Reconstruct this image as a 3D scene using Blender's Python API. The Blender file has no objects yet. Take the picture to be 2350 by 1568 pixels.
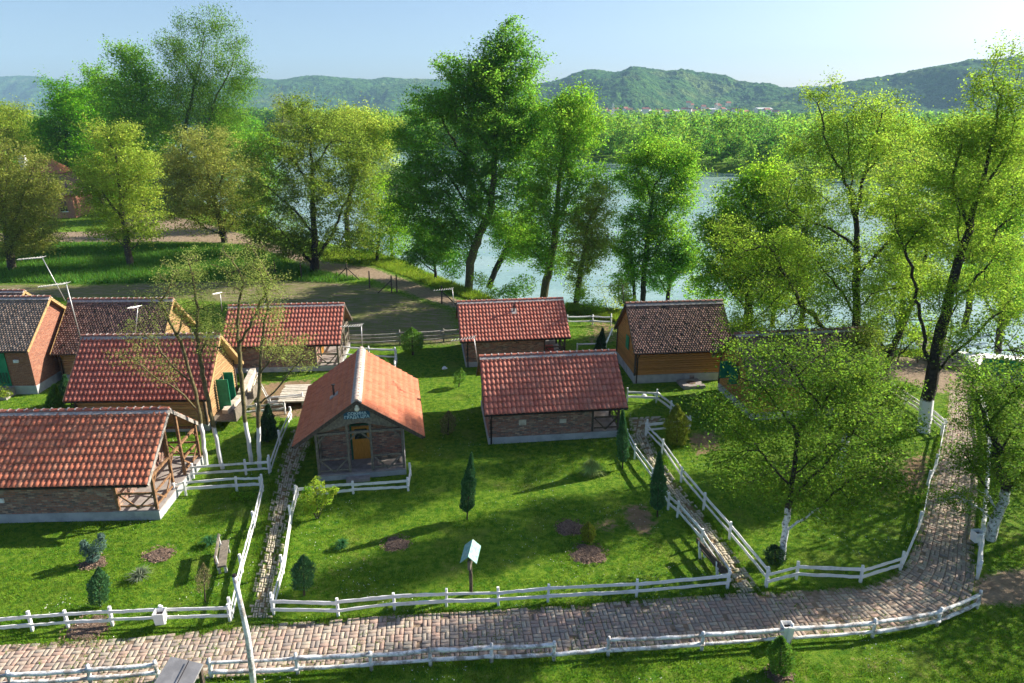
import bpy, math, random
import numpy as np
from mathutils import Vector, Matrix
R = math.radians
rng = np.random.default_rng(7)
random.seed(7)
scene = bpy.context.scene
COL = scene.collection

# ------------------------------------------------------------------ camera model (used to read positions off the survey photo)
CF, CH = 1570.0, 17.0
PITCH = math.atan(539 / CF)
_c, _s = math.cos(PITCH), math.sin(PITCH)
def ray(x, y):
    u = (x - 1175) / CF; v = (784 - y) / CF
    return np.array([u, _c + v * _s, -_s + v * _c])
def G(x, y, z=0.0):
    d = ray(x, y); t = (z - CH) / d[2]
    return np.array([d[0] * t, d[1] * t, z])
def atY(x, y, Y):
    d = ray(x, y); t = Y / d[1]
    return np.array([d[0] * t, Y, CH + d[2] * t])
def zat(x, y, Y): return atY(x, y, Y)[2]

cam = bpy.data.cameras.new('camera'); cam_o = bpy.data.objects.new('camera', cam); COL.objects.link(cam_o)
cam.sensor_width = 36; cam.lens = CF / 2350 * 36; cam.clip_start = 0.2; cam.clip_end = 20000
cam_o.location = (0, 0, CH); cam_o.rotation_euler = (math.pi / 2 - PITCH, 0, 0)
scene.camera = cam_o

# ------------------------------------------------------------------ node helpers
def new_mat(name):
    m = bpy.data.materials.new(name); m.use_nodes = True; m.node_tree.nodes.clear()
    return m, m.node_tree
def N(nt, t, ins=None, **props):
    n = nt.nodes.new(t)
    for k, v in props.items(): setattr(n, k, v)
    for k, v in (ins or {}).items():
        if isinstance(v, bpy.types.NodeSocket): nt.links.new(v, n.inputs[k])
        else: n.inputs[k].default_value = v
    return n
def c4(c): return (c[0], c[1], c[2], 1.0)
def noise(nt, vec, scale, detail=4.0, rough=0.55):
    return N(nt, 'ShaderNodeTexNoise', {'Vector': vec, 'Scale': scale, 'Detail': detail, 'Roughness': rough}).outputs['Fac']
def ramp(nt, fac, a, b):
    return N(nt, 'ShaderNodeMapRange', {'Value': fac, 'From Min': a, 'From Max': b}, interpolation_type='SMOOTHSTEP').outputs[0]
def mix(nt, f, a, b, blend='MIX'):
    n = N(nt, 'ShaderNodeMix', data_type='RGBA', blend_type=blend)
    for i, v in ((0, f), (6, a), (7, b)):
        if isinstance(v, bpy.types.NodeSocket): nt.links.new(v, n.inputs[i])
        else: n.inputs[i].default_value = c4(v) if i else v
    return n.outputs[2]
def mth(nt, op, a, b=0.0, c=0.0):
    n = N(nt, 'ShaderNodeMath', operation=op)
    for i, v in enumerate((a, b, c)):
        if isinstance(v, bpy.types.NodeSocket): nt.links.new(v, n.inputs[i])
        else: n.inputs[i].default_value = v
    return n.outputs[0]
def obj_vec(nt, stretch=(1, 1, 1)):
    tc = N(nt, 'ShaderNodeTexCoord')
    return N(nt, 'ShaderNodeMapping', {'Vector': tc.outputs['Object'], 'Scale': stretch}).outputs[0]
def hsv(nt, col, h=0.5, s=1.0, v=1.0):
    return N(nt, 'ShaderNodeHueSaturation', {'Color': col, 'Hue': h, 'Saturation': s, 'Value': v}).outputs[0]
def isl(nt): return N(nt, 'ShaderNodeNewGeometry').outputs['Random Per Island']
def fin(nt, col, rough=0.8, bump=None, bstr=0.3, bdist=0.02, spec=0.3, metal=0.0):
    ins = {'Base Color': col, 'Roughness': rough, 'Specular IOR Level': spec, 'Metallic': metal}
    if bump is not None:
        ins['Normal'] = N(nt, 'ShaderNodeBump', {'Height': bump, 'Strength': bstr, 'Distance': bdist}).outputs[0]
    p = N(nt, 'ShaderNodeBsdfPrincipled', ins)
    N(nt, 'ShaderNodeOutputMaterial', {'Surface': p.outputs[0]})
def surf(name, c1, c2, scale=6, stretch=(1, 1, 1), dlo=.52, dhi=.72, rough=0.8, bump=0.3, bscale=None, var=0.0, spec=0.3, dirt=None, bdist=0.015, lo=0.35, hi=0.65, metal=0.0):
    m, nt = new_mat(name); v = obj_vec(nt, stretch)
    col = mix(nt, ramp(nt, noise(nt, v, scale), lo, hi), c1, c2)
    if dirt: col = mix(nt, ramp(nt, noise(nt, v, scale * 0.37, 6, .65), dlo, dhi), col, dirt)
    if var: col = hsv(nt, col, v=mth(nt, 'MULTIPLY_ADD', isl(nt), var * 2, 1 - var))
    fin(nt, col, rough, noise(nt, v, bscale or scale * 4), bump, bdist, spec, metal)
    return m
def leaf_mat(name, c1, c2, trans=0.45, hue=0.02, cl=0.35, bright=0.35, cw=.4):
    m, nt = new_mat(name); r = isl(nt); v = obj_vec(nt)
    f = mth(nt, 'ADD', mth(nt, 'MULTIPLY', r, 1 - cw), mth(nt, 'MULTIPLY', ramp(nt, noise(nt, v, cl, 3), .35, .65), cw))
    col = mix(nt, f, c1, c2)
    r2 = mth(nt, 'FRACT', mth(nt, 'MULTIPLY', r, 17.31))
    col = hsv(nt, col, mth(nt, 'MULTIPLY_ADD', r2, hue * 2, 0.5 - hue), 1.0, mth(nt, 'MULTIPLY_ADD', r2, bright * 2, 1 - bright))
    d = N(nt, 'ShaderNodeBsdfPrincipled', {'Base Color': col, 'Roughness': 0.7, 'Specular IOR Level': 0.12})
    t = N(nt, 'ShaderNodeBsdfTranslucent', {'Color': hsv(nt, col, 0.5, 1.0, 1.7)})
    s = N(nt, 'ShaderNodeMixShader', {0: trans}); nt.links.new(d.outputs[0], s.inputs[1]); nt.links.new(t.outputs[0], s.inputs[2])
    N(nt, 'ShaderNodeOutputMaterial', {'Surface': s.outputs[0]})
    return m

# ------------------------------------------------------------------ mesh helpers
def link(o, parent=None):
    COL.objects.link(o)
    if parent is not None: o.parent = parent
    return o
def mesh_np(name, V, F, mats=None, parent=None, smooth=False, midx=None):
    """V (n,3); F (m,k) one array with k = 3 or 4"""
    me = bpy.data.meshes.new(name); V = np.ascontiguousarray(V, np.float32); F = np.ascontiguousarray(F, np.int32)
    n, k = F.shape
    me.vertices.add(len(V)); me.vertices.foreach_set('co', V.ravel())
    me.loops.add(n * k); me.loops.foreach_set('vertex_index', F.ravel())
    me.polygons.add(n); me.polygons.foreach_set('loop_start', np.arange(0, n * k, k, dtype=np.int32))
    if smooth: me.polygons.foreach_set('use_smooth', np.ones(n, bool))
    for m in (mats if isinstance(mats, (list, tuple)) else [mats]):
        if m: me.materials.append(m)
    if midx is not None: me.polygons.foreach_set('material_index', np.ascontiguousarray(midx, np.int32))
    me.update(calc_edges=True)
    return link(bpy.data.objects.new(name, me), parent)

class MB:
    def __init__(s): s.v, s.f, s.m, s.cur = [], [], [], 0
    def add(s, vs, fs):
        o = len(s.v); s.v += [tuple(map(float, p)) for p in vs]
        for f in fs: s.f.append([i + o for i in f]); s.m.append(s.cur)
        return s
    def box(s, x0, y0, z0, x1, y1, z1):
        return s.add([(x0,y0,z0),(x1,y0,z0),(x1,y1,z0),(x0,y1,z0),(x0,y0,z1),(x1,y0,z1),(x1,y1,z1),(x0,y1,z1)],
                     [(0,3,2,1),(4,5,6,7),(0,1,5,4),(1,2,6,5),(2,3,7,6),(3,0,4,7)])
    def beam(s, p, q, w, h, up=(0, 0, 1), n=1, jit=0.0, taper=1.0):
        p, q = Vector(p), Vector(q); d = (q - p).normalized(); u = Vector(up)
        if abs(d.dot(u)) > .95: u = Vector((1, 0, 0))
        a = d.cross(u).normalized(); b = a.cross(d).normalized(); rings = []
        for i in range(n + 1):
            c = p.lerp(q, i / n); j = lambda: random.uniform(-jit, jit)
            t = 1 + (taper - 1) * i / n; dz = j() * .6
            rings.append([c + a*(-w/2*t) + b*(-h/2*t + dz + j()), c + a*(w/2*t) + b*(-h/2*t + dz + j()), c + a*(w/2*t) + b*(h/2*t + dz + j()), c + a*(-w/2*t) + b*(h/2*t + dz + j())])
        vs = [v for r in rings for v in r]; fs = [(3, 2, 1, 0)]
        for i in range(n):
            o = i * 4
            for k in range(4): fs.append((o + k, o + (k+1) % 4, o + 4 + (k+1) % 4, o + 4 + k))
        o = n * 4; fs.append((o, o+1, o+2, o+3))
        return s.add(vs, fs)
    def tube(s, pts, rad, n=8):
        pts = [Vector(p) for p in pts]; rad = rad if isinstance(rad, (list, tuple)) else [rad] * len(pts)
        vs, fs = [], []
        for i, p in enumerate(pts):
            d = (pts[min(i+1, len(pts)-1)] - pts[max(i-1, 0)]).normalized()
            u = Vector((0, 0, 1)) if abs(d.z) < .9 else Vector((1, 0, 0))
            a = d.cross(u).normalized(); b = a.cross(d)
            for k in range(n):
                t = 2 * math.pi * k / n; vs.append(p + (a * math.cos(t) + b * math.sin(t)) * rad[i])
        for i in range(len(pts) - 1):
            for k in range(n): fs.append((i*n + k, i*n + (k+1) % n, (i+1)*n + (k+1) % n, (i+1)*n + k))
        fs.append(tuple(range(n - 1, -1, -1))); fs.append(tuple((len(pts)-1) * n + k for k in range(n)))
        return s.add(vs, fs)
    def prism(s, poly, axis_pts):
        """poly: list of (y,z); extruded along x between axis_pts"""
        x0, x1 = axis_pts; n = len(poly)
        vs = [(x0, y, z) for y, z in poly] + [(x1, y, z) for y, z in poly]
        fs = [tuple(range(n - 1, -1, -1)), tuple(range(n, 2 * n))] + [(i, (i+1) % n, n + (i+1) % n, n + i) for i in range(n)]
        return s.add(vs, fs)
    def build(s, name, mats, parent=None, smooth=False, bevel=0.0):
        me = bpy.data.meshes.new(name); me.from_pydata(s.v, [], s.f)
        for m in (mats if isinstance(mats, (list, tuple)) else [mats]): me.materials.append(m)
        me.polygons.foreach_set('material_index', np.array(s.m, np.int32))
        if smooth: me.polygons.foreach_set('use_smooth', np.ones(len(s.f), bool))
        uv = me.uv_layers.new(name='UVMap').data
        for p in me.polygons:
            nx, ny, nz = p.normal
            for li in p.loop_indices:
                co = me.vertices[me.loops[li].vertex_index].co
                if abs(nz) > .9: uv[li].uv = (co.x, co.y)
                else:
                    l = math.hypot(nx, ny); uv[li].uv = ((-ny * co.x + nx * co.y) / l, co.z)
        o = bpy.data.objects.new(name, me)
        if bevel:
            b = o.modifiers.new('bevel', 'BEVEL'); b.width = bevel; b.segments = 2; b.limit_method = 'ANGLE'
        return link(o, parent)

def thing(name, label, cat, loc=(0, 0, 0), rz=0.0, group=None):
    o = bpy.data.objects.new(name, None); o.empty_display_size = .2; COL.objects.link(o)
    o.location = loc; o.rotation_euler = (0, 0, rz); o['label'] = label; o['category'] = cat
    if group: o['group'] = group
    return o
def tag(o, label=None, cat=None, group=None, kind=None):
    for k, v in (('label', label), ('category', cat), ('group', group), ('kind', kind)):
        if v: o[k] = v
    return o

def leaf_quads(C, size, rg, aspect=.55, up=0.0, var=.35, droop=0.0):
    n = len(C); a = rg.normal(size=(n, 3)); a[:, 2] = a[:, 2] * .55 - droop; a /= np.linalg.norm(a, axis=1)[:, None]
    b = rg.normal(size=(n, 3)); b[:, 2] *= .55; b -= (b * a).sum(1)[:, None] * a; b /= np.linalg.norm(b, axis=1)[:, None]
    l = (size * (1 + rg.uniform(-var, var, n)))[:, None]; w = l * aspect
    V = np.stack([C - a*l*.5, C + b*w*.5 - a*l*.02, C + a*l*.5, C - b*w*.5 - a*l*.02], 1)
    return V.reshape(-1, 3), np.arange(4 * n).reshape(-1, 4)
# ------------------------------------------------------------------ value noise / polygons in numpy
_lat = rng.random((256, 256))
def vnoise(x, y):
    xi, yi = np.floor(x).astype(int), np.floor(y).astype(int); fx, fy = x - xi, y - yi
    fx, fy = fx*fx*(3-2*fx), fy*fy*(3-2*fy)
    g = lambda i, j: _lat[i % 256, j % 256]
    return (g(xi,yi)*(1-fx)+g(xi+1,yi)*fx)*(1-fy) + (g(xi,yi+1)*(1-fx)+g(xi+1,yi+1)*fx)*fy
def fbm(x, y, o=4):
    r, a, t = 0, 1, 0
    for i in range(o): r = r + a * vnoise(x * 2**i + 17*i, y * 2**i + 31*i); t += a; a *= .5
    return r / t
def inpoly(px, py, poly):
    poly = np.asarray(poly)[:, :2]; c = np.zeros(px.shape, bool); n = len(poly); j = n - 1
    for i in range(n):
        (xi, yi), (xj, yj) = poly[i], poly[j]
        c ^= ((yi > py) != (yj > py)) & (px < (xj - xi) * (py - yi) / (yj - yi + 1e-12) + xi); j = i
    return c
def polydist(px, py, poly, closed=True):
    poly = np.asarray(poly)[:, :2]; d = np.full(px.shape, 1e9); n = len(poly)
    for i in range(n if closed else n - 1):
        a, b = poly[i], poly[(i + 1) % n]; ab = b - a; L = ab @ ab + 1e-12
        t = np.clip(((px - a[0]) * ab[0] + (py - a[1]) * ab[1]) / L, 0, 1)
        d = np.minimum(d, np.hypot(px - a[0] - t * ab[0], py - a[1] - t * ab[1]))
    return d
def smask(px, py, poly, w):
    d = polydist(px, py, poly); s = np.where(inpoly(px, py, poly), d, -d)
    return np.clip(s / w * .5 + .5, 0, 1)
def resample(pts, n):
    pts = np.asarray(pts, float); s = np.r_[0, np.cumsum(np.linalg.norm(np.diff(pts, axis=0), axis=1))]
    t = np.linspace(0, s[-1], n); return np.stack([np.interp(t, s, pts[:, k]) for k in range(pts.shape[1])], 1), s[-1]
GP = lambda L, z=0.0: np.array([G(x, y, z) for x, y in L])

# ------------------------------------------------------------------ world, sun, haze
SUN_AZ, SUN_EL = R(66), R(29)
world = bpy.data.worlds.new('World'); scene.world = world; world.use_nodes = True
wn = world.node_tree; wn.nodes.clear()
sky = N(wn, 'ShaderNodeTexSky', sky_type='NISHITA', sun_disc=False, sun_elevation=SUN_EL, sun_rotation=SUN_AZ, altitude=100, air_density=0.75, dust_density=1.5, ozone_density=2.0)
bg = N(wn, 'ShaderNodeBackground', {'Color': sky.outputs[0], 'Strength': 0.064})
N(wn, 'ShaderNodeOutputWorld', {'Surface': bg.outputs[0]})
sl = bpy.data.lights.new('sun', 'SUN'); sl.energy = 4.2; sl.angle = R(.55); sl.color = (1.0, .91, .77)
sun = bpy.data.objects.new('sun', sl); COL.objects.link(sun)
sd = Vector((math.sin(SUN_AZ) * math.cos(SUN_EL), math.cos(SUN_AZ) * math.cos(SUN_EL), math.sin(SUN_EL)))
sun.rotation_euler = sd.to_track_quat('Z', 'Y').to_euler()
scene.view_settings.view_transform = 'Standard'; scene.view_settings.look = 'None'; scene.view_settings.exposure = 1.46
scene.render.engine = 'CYCLES'
cy = scene.cycles; cy.max_bounces = 6; cy.diffuse_bounces = 3; cy.glossy_bounces = 3; cy.transmission_bounces = 4; cy.volume_bounces = 0; cy.transparent_max_bounces = 6
cy.use_denoising = True; cy.use_adaptive_sampling = True; cy.adaptive_threshold = 0.015; cy.sample_clamp_indirect = 6

# ------------------------------------------------------------------ materials
MAT = {}
def brick_mat(name, cols, mortar, patch, w=.25, h=.085):
    m, nt = new_mat(name); uv = N(nt, 'ShaderNodeTexCoord').outputs['UV']
    wob = N(nt, 'ShaderNodeTexNoise', {'Vector': uv, 'Scale': 3.0, 'Detail': 2.0})
    uv2 = N(nt, 'ShaderNodeMix', {0: 0.014}, data_type='VECTOR', blend_type='MIX') if False else None
    vv = N(nt, 'ShaderNodeVectorMath', {0: uv, 1: N(nt, 'ShaderNodeVectorMath', {0: wob.outputs['Color'], 3: .05}, operation='SCALE').outputs[0]}, operation='ADD').outputs[0]
    b = N(nt, 'ShaderNodeTexBrick', {'Vector': vv, 'Color1': (0, 0, 0, 1), 'Color2': (1, 1, 1, 1), 'Mortar': (.5, .5, .5, 1), 'Scale': 1.0, 'Mortar Size': .012, 'Mortar Smooth': .3, 'Bias': 0.0, 'Brick Width': w, 'Row Height': h})
    cr = N(nt, 'ShaderNodeValToRGB', {0: b.outputs['Color']}); e = cr.color_ramp.elements
    e[0].position = 0; e[0].color = c4(cols[0]); e[1].position = 1; e[1].color = c4(cols[-1])
    for i, c in enumerate(cols[1:-1]): x = e.new((i + 1) / (len(cols) - 1)); x.color = c4(c)
    col = mix(nt, b.outputs['Fac'], cr.outputs[0], mortar)
    n1 = noise(nt, uv, 1.1, 5, .6)
    col = mix(nt, mth(nt, 'MULTIPLY', ramp(nt, n1, .60, .66), .75), col, patch)
    col = hsv(nt, col, v=mth(nt, 'MULTIPLY_ADD', noise(nt, uv, 9, 4), .8, .6))
    hgt = mth(nt, 'ADD', mth(nt, 'MULTIPLY', b.outputs['Fac'], -.8), noise(nt, uv, 18, 4))
    fin(nt, col, .9, hgt, .7, .02, .15)
    return m
MAT['brick_old'] = brick_mat('old_brick', [(.11,.075,.07),(.40,.18,.125),(.28,.14,.105),(.50,.33,.24),(.15,.12,.11),(.46,.22,.16)], (.22,.19,.17), (.34,.30,.25))
MAT['brick_red'] = brick_mat('red_brick', [(.30,.10,.06),(.38,.15,.09),(.26,.09,.06),(.40,.18,.11)], (.30,.22,.17), (.42,.22,.14), .24, .075)
MAT['concrete'] = surf('pale_concrete', (.36,.38,.40), (.46,.48,.49), 2.2, rough=.9, bump=.35, bscale=30, dirt=(.24,.26,.27))
MAT['slab'] = surf('grey_slab', (.28,.25,.24), (.36,.33,.31), 3, rough=.9, bump=.3, bscale=25, dirt=(.20,.17,.16))
MAT['white'] = surf('white_paint', (.80,.81,.82), (.87,.87,.87), 5, (1,1,1), rough=.65, bump=.6, bscale=22, dirt=(.62,.62,.61))
MAT['white_worn'] = surf('worn_white_paint', (.78,.79,.81), (.86,.86,.86), 8, rough=.75, bump=.8, bscale=18, dirt=(.34,.31,.29), dlo=.44, dhi=.60)
MAT['grey_wood'] = surf('grey_wood', (.25,.23,.21), (.38,.36,.33), 7, (1,1,1), rough=.9, bump=.5, bscale=25, var=.2, dirt=(.14,.12,.10))
MAT['grey_board'] = surf('grey_board', (.22,.22,.23), (.30,.30,.31), 2.5, (1,1,1), rough=.7, bump=.2, bscale=20)
MAT['dark_wood'] = surf('dark_wood', (.055,.042,.034), (.11,.085,.068), 9, rough=.75, bump=.4, bscale=30)
MAT['brown_wood'] = surf('brown_timber', (.16,.085,.045), (.30,.17,.09), 8, rough=.75, bump=.4, bscale=28, var=.15)
MAT['mid_wood'] = surf('weathered_timber', (.13,.115,.095), (.22,.19,.15), 8, rough=.8, bump=.4, bscale=28, var=.15)
MAT['log'] = surf('varnished_boards', (.38,.165,.042), (.46,.225,.07), 3.0, (1,1,9), rough=.45, bump=.25, bscale=14, var=.18, spec=.4)
MAT['log_pale'] = surf('pale_varnished_boards', (.31,.19,.09), (.40,.26,.13), 3.0, (1,1,9), rough=.5, bump=.25, bscale=14, var=.18, spec=.4)
MAT['yellow_wood'] = surf('yellow_boards', (.40,.26,.11), (.50,.35,.17), 4, (1,1,6), rough=.5, bump=.2, bscale=18, var=.12)
MAT['door_wood'] = surf('door_boards', (.42,.17,.02), (.55,.25,.045), 4, (8,8,1), rough=.45, bump=.2, bscale=14)
MAT['green'] = surf('green_paint', (.012,.20,.105), (.02,.26,.14), 3, rough=.45, bump=.1)
MAT['dark_green'] = surf('dark_green_paint', (.012,.07,.04), (.02,.10,.06), 3, rough=.5, bump=.1)
MAT['teal'] = surf('weathered_teal_paint', (.20,.40,.36), (.34,.52,.46), 7, rough=.7, bump=.3, dirt=(.42,.48,.40))
MAT['metal'] = surf('galvanised_metal', (.50,.50,.50), (.62,.62,.62), 6, rough=.45, bump=.1, metal=.6)
MAT['dark_metal'] = surf('dark_metal', (.02,.016,.016), (.04,.03,.03), 6, rough=.5, bump=.1)
MAT['glass'] = surf('dark_glass', (.015,.02,.02), (.03,.035,.035), 2, rough=.08, bump=.0, spec=.8)
MAT['stone'] = surf('pale_stone', (.48,.42,.34), (.62,.56,.47), 4, rough=.95, bump=.8, bscale=9, dirt=(.28,.23,.18))
MAT['red'] = surf('red_plastic', (.42,.06,.06), (.50,.09,.08), 4, rough=.5, bump=.1)
MAT['mulch'] = surf('bark_mulch', (.10,.065,.05), (.24,.17,.13), 22, rough=1, bump=1.0, bscale=30, bdist=.05, dirt=(.06,.04,.03))
MAT['chips'] = surf('bark_chips', (.12,.075,.05), (.34,.24,.17), 30, rough=1, bump=.2, var=.45)
MAT['mortar'] = surf('ridge_mortar', (.34,.30,.29), (.48,.44,.42), 8, rough=.95, bump=.7, bscale=20)
MAT['bark'] = surf('bark', (.055,.042,.032), (.11,.09,.07), 5, (2,2,.7), rough=.95, bump=.8, bscale=12, bdist=.03)
MAT['bark_moss'] = surf('mossy_bark', (.07,.06,.032), (.13,.12,.055), 5, (2,2,.7), rough=.95, bump=.8, bscale=12, bdist=.03)
MAT['bark_dark'] = surf('dark_bark', (.022,.018,.015), (.05,.042,.035), 5, (2,2,.7), rough=.95, bump=.8, bscale=12, bdist=.03)
def limed(name, ztop, c1, c2, flecks=False):
    m, nt = new_mat(name); v = obj_vec(nt); tc = N(nt, 'ShaderNodeTexCoord').outputs['Object']
    z = N(nt, 'ShaderNodeSeparateXYZ', {0: tc}).outputs[2]
    z = mth(nt, 'ADD', z, mth(nt, 'MULTIPLY', mth(nt, 'SUBTRACT', noise(nt, v, 6), .5), .5))
    bark = mix(nt, ramp(nt, noise(nt, v, 6), .35, .65), c1, c2)
    lime = mix(nt, ramp(nt, noise(nt, v, 7 if flecks else 3, 5, .7), .48 if flecks else .62, .62 if flecks else .8), (.70,.72,.74), (.22,.22,.22) if flecks else (.48,.48,.49))
    fin(nt, mix(nt, ramp(nt, z, ztop - .06, ztop + .06), lime, bark), .9, noise(nt, v, 20), .6, .02, .2)
    return m
MAT['limed_moss'] = limed('limewashed_mossy_bark', 2.25, (.08,.07,.035), (.16,.14,.07))
MAT['limed_dark'] = limed('limewashed_dark_bark', 1.9, (.022,.018,.015), (.055,.045,.036))
MAT['limed_fleck'] = limed('flaking_limewashed_bark', 2.35, (.025,.02,.016), (.06,.05,.04), True)
def tile_mat(name, cols, lichen, lf=(.56, .70), rough=.75):
    m, nt = new_mat(name); r = isl(nt); v = obj_vec(nt)
    cr = N(nt, 'ShaderNodeValToRGB', {0: r}); e = cr.color_ramp.elements
    e[0].color = c4(cols[0]); e[1].color = c4(cols[-1])
    for i, c in enumerate(cols[1:-1]): x = e.new((i + 1) / (len(cols) - 1)); x.color = c4(c)
    col = mix(nt, ramp(nt, noise(nt, v, 2.6, 6, .65), *lf), cr.outputs[0], lichen)
    col = hsv(nt, col, v=mth(nt, 'MULTIPLY_ADD', noise(nt, v, 16, 3), .7, .65))
    fin(nt, col, rough, noise(nt, v, 40), .25, .01, .3)
    return m
MAT['tile_red'] = tile_mat('red_clay_tile', [(.46,.145,.10),(.52,.19,.135),(.42,.125,.088),(.49,.205,.15)], (.25,.12,.09))
MAT['tile_old'] = tile_mat('aged_red_clay_tile', [(.50,.155,.088),(.58,.215,.125),(.43,.13,.075),(.56,.24,.145)], (.26,.13,.085), (.52, .70))
MAT['tile_maroon'] = tile_mat('dark_red_clay_tile', [(.35,.115,.085),(.40,.15,.115),(.31,.10,.075)], (.14,.06,.045))
MAT['tile_coral'] = tile_mat('coral_clay_tile', [(.50,.165,.085),(.55,.20,.11),(.45,.14,.07)], (.36,.12,.07))
MAT['tile_dark'] = tile_mat('weathered_flat_tile', [(.15,.095,.078),(.22,.135,.11),(.11,.075,.066),(.29,.175,.145),(.17,.108,.092),(.36,.215,.175)], (.05,.042,.036), (.5, .7), .85)
MAT['tile_grey'] = tile_mat('greyed_flat_tile', [(.26,.185,.145),(.35,.26,.205),(.20,.145,.12),(.40,.31,.25)], (.19,.155,.125), (.5, .7), .85)
MAT['ridge_red'] = tile_mat('ridge_clay_tile', [(.34,.10,.07),(.42,.15,.10)], (.24,.16,.14), (.5, .66))
MAT['ridge_pale'] = tile_mat('ridge_pale_tile', [(.50,.38,.31),(.58,.46,.39)], (.40,.36,.33), (.5, .66))
MAT['ridge_dark'] = tile_mat('ridge_weathered_tile', [(.20,.09,.07),(.30,.13,.10)], (.14,.11,.09), (.5, .66))

# ------------------------------------------------------------------ ground layout (world metres)
near = GP([(2750,900),(2500,905),(2320,885),(2150,800),(1950,775),(1700,742),(1420,722),(1300,708),(1110,680),(1040,650),(965,622),(925,600),(860,578),(700,540),(560,500),(480,466),(400,428),(300,378),(200,328),(60,292)])
far = GP([(3600,470),(2900,440),(2350,425),(1900,410),(1700,399),(1580,391),(1400,373),(1200,356),(1000,342),(800,325),(600,305),(480,286),(380,277)], -1.6)
RIVER = np.vstack([near, far[::-1]])
PT = GP([(-420,1500),(-150,1490),(0,1481),(300,1465),(628,1432),(905,1413),(1257,1393),(1660,1364),(1974,1349),(2040,1330),(2085,1285),(2112,1210),(2130,1130),(2153,1030),(2172,960),(2180,890)])
PB = GP([(-420,1640),(-150,1618),(0,1600),(365,1568),(853,1528),(1271,1505),(1610,1482),(2002,1452),(2150,1427),(2225,1392),(2238,1330),(2236,1250),(2243,1150),(2246,1030),(2232,950),(2226,890)])
CT_L = GP([(566,1420),(585,1330),(604,1240),(622,1150),(634,1090),(650,1030),(668,985)])
CT_R = GP([(626,1420),(640,1330),(655,1240),(672,1150),(686,1090),(705,1040),(722,1000)])
DG_L = GP([(1690,1362),(1622,1262),(1560,1178),(1512,1105),(1470,1045),(1447,1005),(1440,960)])
DG_R = GP([(1748,1358),(1672,1255),(1605,1170),(1552,1105),(1510,1045),(1490,990),(1545,955)])
ROAD_U = GP([(-300,538),(0,535),(250,530),(330,480),(420,500),(500,520),(600,548),(740,600),(850,612),(960,650),(1060,688),(1110,705)])
ROAD_D = GP([(-300,560),(0,557),(250,556),(450,556),(560,562),(640,585),(720,618),(790,634),(850,640),(960,685),(1030,705),(1060,715)])
def band(a, b): return np.vstack([a, b[::-1]])
MAINP, CENP, DIAGP, ROADP = band(PT, PB), band(CT_L, CT_R), band(DG_L, DG_R), band(ROAD_U, ROAD_D)
FIELD = GP([(640,640),(760,648),(850,655),(960,690),(1040,715),(1060,790),(900,792),(780,790),(620,700),(300,680),(-300,690),(-300,650),(200,655)])
TALL = GP([(-300,562),(250,560),(560,566),(720,625),(830,640),(760,650),(640,645),(200,652),(-300,645)])
RDIRT = GP([(2235,1325),(2420,1290),(2600,1300),(2600,1380),(2235,1390)])
PIERD = GP([(1990,850),(2150,905),(2260,905),(2400,930),(2420,1000),(2290,900),(2200,830),(2060,815)])
DRY = [GP([(1425,1160),(1480,1155),(1510,1200),(1490,1235),(1440,1215)]), GP([(1370,1195),(1410,1190),(1420,1215),(1375,1220)]),
       GP([(2070,1050),(2140,1040),(2120,1140),(2060,1130)]), GP([(600,880),(720,870),(700,960),(560,960)]), GP([(1570,1000),(1640,985),(1660,1030),(1600,1050)])]
BANKDRY = GP([(1330,722),(1450,735),(1440,800),(1310,800)])

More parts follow.
